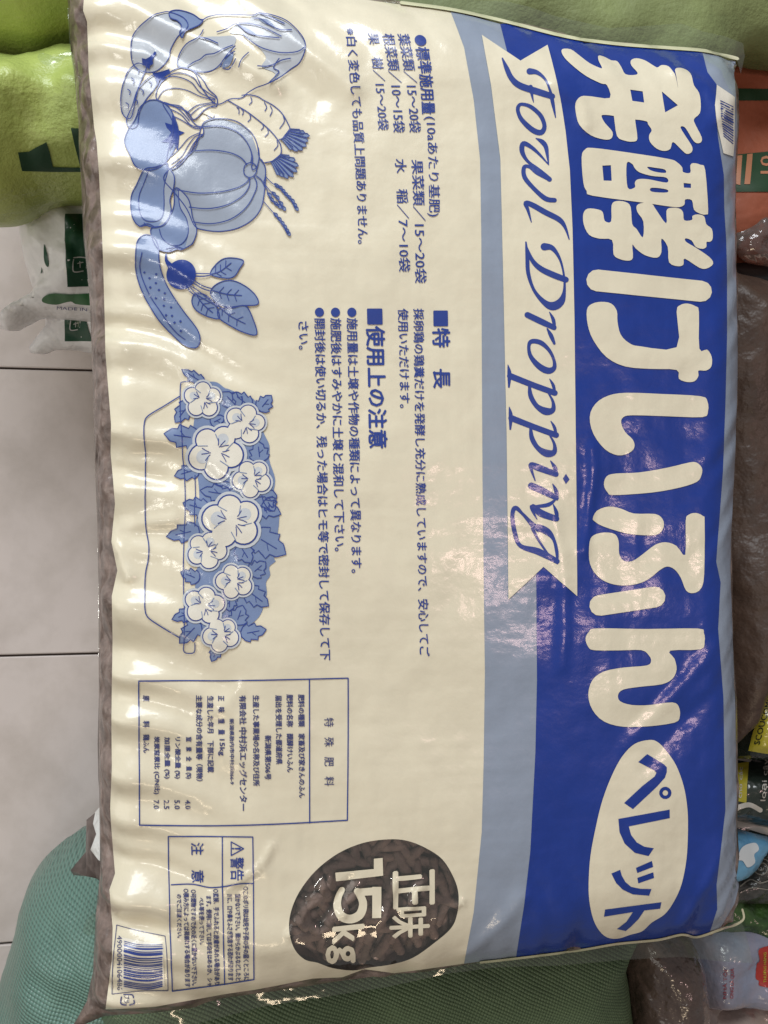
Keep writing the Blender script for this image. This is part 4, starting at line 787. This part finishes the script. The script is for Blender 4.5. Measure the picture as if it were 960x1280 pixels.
shape('recycling_mark', sq(94, 405, 6), s_, .0012, M_whiteprint, r_)

M_teal = mat('teal_woven_cloth', (.16, .29, .24), .38, .25, .3, noise=(10, (.10, .20, .165), .3, .75), weave=(.0028, .30, .55), bump=[(20, .004, 'noise')])
sackthing('woven_sack', 'teal green woven sack on the floor with coarse shiny tapes', 'sack', [(170, 1020), (120, 1033), (92, 1043), (58, 1070), (36, 1105), (26, 1145), (8, 1205), (-8, 1260), (-40, 1340), (-60, 1480), (150, 1560), (320, 1500), (380, 1300), (300, 1100)], .10, .16, .09, .10, M_teal, seed=51, lump=.009, lam=(.10, .045, .016), grid=.005, amp=(1, .5, .2))
M_dwov = mat('dark_green_woven_cloth', (.13, .20, .10), .50, .1, .3, noise=(9, (.07, .115, .06), .3, .75), weave=(.0024, .42, .55), bump=[(24, .005, 'noise'), (9, .01, 'noise')])
sackthing('woven_sack', 'dark mossy green woven sack running under the bottom edge beside the brown clear bag', 'sack', [(160, 1150), (740, 1120), (768, 1180), (776, 1230), (786, 1320), (770, 1500), (220, 1520), (150, 1440), (135, 1330), (140, 1290)], .20, .085, .15, .07, M_dwov, seed=52, lump=.006, lam=(.11, .05, .02), amp=(1, .45, .12))
r_, s_ = sackthing('clear_bag', 'clear glossy bag of brown soil against the mossy green sack', 'bag', [(775, 1150), (820, 1150), (862, 1172), (872, 1215), (874, 1270), (868, 1420), (790, 1420), (780, 1290)], .21, .06, .12, .05, mat('brown_soil_behind_film', (.125, .085, .07), .35, .8, .08, noise=(22, (.07, .05, .045), .3, .7), bump=[(38, .008, 'noise'), (90, .002, 'noise')]), seed=53, lump=.007, body='film_body')

M_dbrown = mat('dark_brown_plastic', (.085, .052, .037), .5, .15, .3, noise=(45, (.055, .034, .025), .3, .7), bump=[(60, .004, 'noise')])
r_, s_ = sackthing('red_sack', 'brick red sack with dark green stripe and green panel', 'sack', [(840, 62), (925, 62), (1010, 66), (1200, 80), (1200, 330), (1000, 336), (850, 330)], .19, .06, .13, .05, mat('red_woven_cloth', (.36, .10, .05), .6, noise=(14, (.25, .07, .035), .3, .7), bump=[(28, .005, 'noise')]), seed=61, lump=.007)
M_gstripe = mat('dark_green_stripe', (.018, .05, .022), .5); M_orange = mat('orange_print', (.40, .17, .09), .5)
shape('stripe', [poly([(900, 111), (1000, 112), (1000, 126), (900, 126)], False)], s_, .0008, M_gstripe, r_)
shape('printed_panel', [poly([(900, 196), (1000, 186), (1000, 240), (900, 240)], False)], s_, .0008, M_gstripe, r_)
shape('panel_bars', [poly([(918, 196), (927, 195), (925, 232), (916, 230)], False), poly([(933, 194), (940, 193), (937, 231), (930, 231)], False)], s_, .0012, M_orange, r_)
b = TextBlock(); b.line('10', 964, 218, 964, 196, -14, .02); b.build('panel_number', s_, .0012, M_orange, r_)
sackthing('black_packet', 'small black packet with pale end between the red and dark brown sacks', 'packet', [(880, 325), (1200, 325), (1200, 385), (930, 380), (880, 380)], .20, .02, .05, .02, mat('black_foil', (.014, .014, .015), .3, .5), seed=62, lump=.003)
shape_r, shape_s = sackthing('clear_scrap', 'crumpled clear plastic wrap lying on the red sack', 'wrap', [(915, 292), (935, 270), (952, 262), (985, 270), (1000, 330), (950, 332), (925, 322)], .238, .012, .012, .015, clear_film('crumpled_film', (.8, .62, .55), .12, .12, ((60, .006, 'noise'),)), seed=63, lump=.006, lam=(.03, .012, .006), amp=(1, .8, .4), body='wrap_body')
r_, s_ = sackthing('brown_sack', 'tall dark brown sack filling the side between red sack and yellow labels', 'sack', [(850, 348), (900, 345), (936, 352), (980, 366), (1200, 400), (1200, 760), (1000, 780), (958, 800), (940, 840), (928, 870), (912, 905), (860, 900)], .21, .07, .15, .05, M_dbrown, seed=64, lump=.006)
r_, s_ = sackthing('black_yellow_bag', 'black plastic bag with broad yellow label beside the dark brown sack', 'bag', [(985, 740), (958, 780), (944, 820), (932, 862), (918, 895), (913, 935), (918, 948), (960, 950), (1200, 960), (1200, 740)], .235, .035, .10, .03, mat('black_plastic', (.016, .022, .017), .25, .7, .1, bump=[(40, .006, 'noise')]), seed=65, lump=0.0075, amp=(1, .8, .5), smooth=False)
M_yel = mat('yellow_label', (.42, .37, .035), .3, .6, .12, bump=[(40, .004, 'noise')]); M_off = mat('offwhite_print', (.52, .50, .45), .35, .4)
M_black = mat('black_print', (.015, .017, .014), .4)
shape('white_border', [stroke([(962, 810), (950, 836), (948, 860), (966, 866)], 6), stroke([(938, 860), (932, 872), (936, 884), (924, 905), (918, 940)], 5)], s_, .0008, M_off, r_)
shape('yellow_label', [poly([(953, 868), (1000, 878), (1000, 948), (936, 938)], False)], s_, .0008, M_yel, r_)
b = TextBlock(); b.line('SCOUCOMS', 950, 930, 966, 872, -7, .02); b.build('label_words', s_, .0012, M_black, r_)
r_, s_ = sackthing('black_yellow_bag', 'lower black plastic bag with narrow yellow label and grey letters', 'bag', [(860, 942), (920, 944), (1200, 950), (1200, 1060), (960, 1036), (860, 1010)], .20, .035, .08, .03, mat('black_green_plastic', (.022, .032, .025), .3, .6, .1, bump=[(40, .006, 'noise')]), seed=66, lump=0.0063, amp=(1, .8, .5), smooth=False)
shape('yellow_label', [poly([(915, 956), (936, 953), (932, 1004), (914, 1000)], False)], s_, .0008, M_yel, r_)
shape('white_border', [stroke([(915, 946), (936, 950)], 7), stroke([(915, 1012), (935, 1006), (950, 1012)], 6)], s_, .0008, M_off, r_)
b = TextBlock(); b.line('loại cây', 958, 1000, 962, 950, -8, .01); b.line('cho các', 926, 998, 928, 960, -5, .02); b.build('label_words', s_, .0012, M_off, r_)
r_, s_ = sackthing('striped_packet', 'dark green packet crossed by a white band above the sky blue packet', 'packet', [(860, 1000), (920, 1008), (1200, 1020), (1200, 1090), (960, 1072), (860, 1050)], .185, .025, .06, .02, mat('dark_green_foil', (.020, .030, .022), .3, .5, bump=[(50, .005, 'noise')]), seed=67, lump=0.0050, amp=(1, .8, .5))
shape('white_band', [poly([(918, 1021), (935, 1024), (962, 1034), (1000, 1040), (1000, 1050), (960, 1043), (935, 1036), (918, 1033)])], s_, .0008, M_off, r_)
r_, s_ = sackthing('blue_packet', 'sky blue packet with white cloud print', 'packet', [(880, 1030), (918, 1036), (950, 1044), (965, 1050), (950, 1072), (935, 1092), (915, 1100), (880, 1100)], .215, .02, .05, .02, mat('sky_blue_print', (.10, .27, .46), .3, .6, .1, noise=(30, (.15, .36, .52), .3, .7), bump=[(50, .004, 'noise')]), seed=68, lump=0.0037, amp=(1, .8, .5))
shape('cloud_print', [poly([(925, 1062), (932, 1056), (944, 1054), (948, 1062), (942, 1068), (943, 1078), (934, 1084), (928, 1076), (922, 1074)])], s_, .0008, mat('cloud_white', (.58, .62, .64), .4, .5), r_)
r_, s_ = sackthing('patterned_packet', 'dark grey packet with pale swirl pattern under the sky blue packet', 'packet', [(880, 1080), (925, 1090), (950, 1068), (975, 1055), (1200, 1080), (1200, 1140), (960, 1130), (880, 1125)], .19, .02, .06, .02, mat('grey_foil', (.075, .072, .065), .3, .6, .15, noise=(90, (.035, .035, .03), .4, .6), bump=[(60, .006, 'noise')]), seed=69, lump=0.0050, amp=(1, .8, .5))
M_sw = mat('swirl_print', (.22, .21, .18), .4, .4)
shape('swirl_print', [stroke([(952 + a_ * math.cos(t * 1.2), 1085 + a_ * math.sin(t * 1.2)) for t, a_ in zip(np.linspace(0, 11, 30), np.linspace(2, 13, 30))], 1.3), stroke([(925, 1108), (938, 1100), (950, 1104), (965, 1098)], 1.5), stroke([(925, 1116), (940, 1110), (962, 1112)], 1.3)], s_, .0008, M_sw, r_)
sackthing('green_packet', 'leafy green foil packet between the grey patterned and pale blue packets', 'packet', [(880, 1115), (930, 1120), (962, 1126), (1200, 1130), (1200, 1190), (950, 1175), (880, 1160)], .185, .02, .05, .02, mat('leaf_green_foil', (.05, .12, .025), .3, .6, .12, noise=(38, (.02, .045, .012), .4, .6), bump=[(50, .006, 'noise')]), seed=70, lump=0.0050, amp=(1, .8, .5))
r_, s_ = sackthing('pale_blue_packet', 'pale blue packet with red lettering and red badge', 'packet', [(872, 1170), (900, 1160), (935, 1155), (965, 1158), (1200, 1165), (1200, 1262), (960, 1254), (900, 1258), (872, 1256)], .185, .028, .08, .02, mat('pale_blue_print', (.22, .27, .38), .3, .6, .12, noise=(24, (.28, .25, .30), .3, .7), bump=[(40, .005, 'noise')]), seed=71, lump=0.0050, amp=(1, .8, .5), smooth=False)
M_red = mat('red_print', (.36, .030, .022), .35, .4); M_dred = mat('dark_red_print', (.26, .05, .07), .4, .4)
b = TextBlock(); b.line('ONG LÀ QUÀ', 917, 1248, 918, 1210, -6, .02); b.line('NHÀ TÔI', 908, 1248, 909, 1212, -5, .02); b.build('red_words', s_, .0008, M_dred, r_)
shape('red_badge', [poly([(949, 1186), (975, 1186), (975, 1232), (950, 1232), (948, 1226), (944, 1222), (945, 1205), (949, 1200)])], s_, .0008, M_red, r_)
b = TextBlock(); b.line('THƯỢNG HẠNG', 958, 1228, 958, 1190, -5, .02); b.build('badge_words', s_, .0012, M_yel, r_)
sackthing('pink_white_packet', 'pinkish white packet with red marks in the bottom corner', 'packet', [(850, 1262), (876, 1252), (905, 1256), (960, 1246), (1200, 1250), (1200, 1400), (850, 1400)], .17, .03, .08, .03, mat('pink_white_print', (.42, .35, .31), .35, .5, .12, noise=(24, (.33, .12, .10), .52, .66), bump=[(36, .006, 'noise')]), seed=72, lump=0.0063, amp=(1, .8, .5))
sackthing('mauve_bag', 'dull mauve plastic bag between the clear brown bag and pale blue packet', 'bag', [(790, 1160), (850, 1150), (905, 1165), (905, 1245), (890, 1290), (850, 1420), (790, 1420)], .15, .045, .09, .04, mat('mauve_plastic', (.22, .17, .15), .35, .6, .12, noise=(16, (.15, .12, .11), .3, .7), bump=[(34, .005, 'noise')]), seed=73, lump=0.0075, amp=(1, .8, .5))
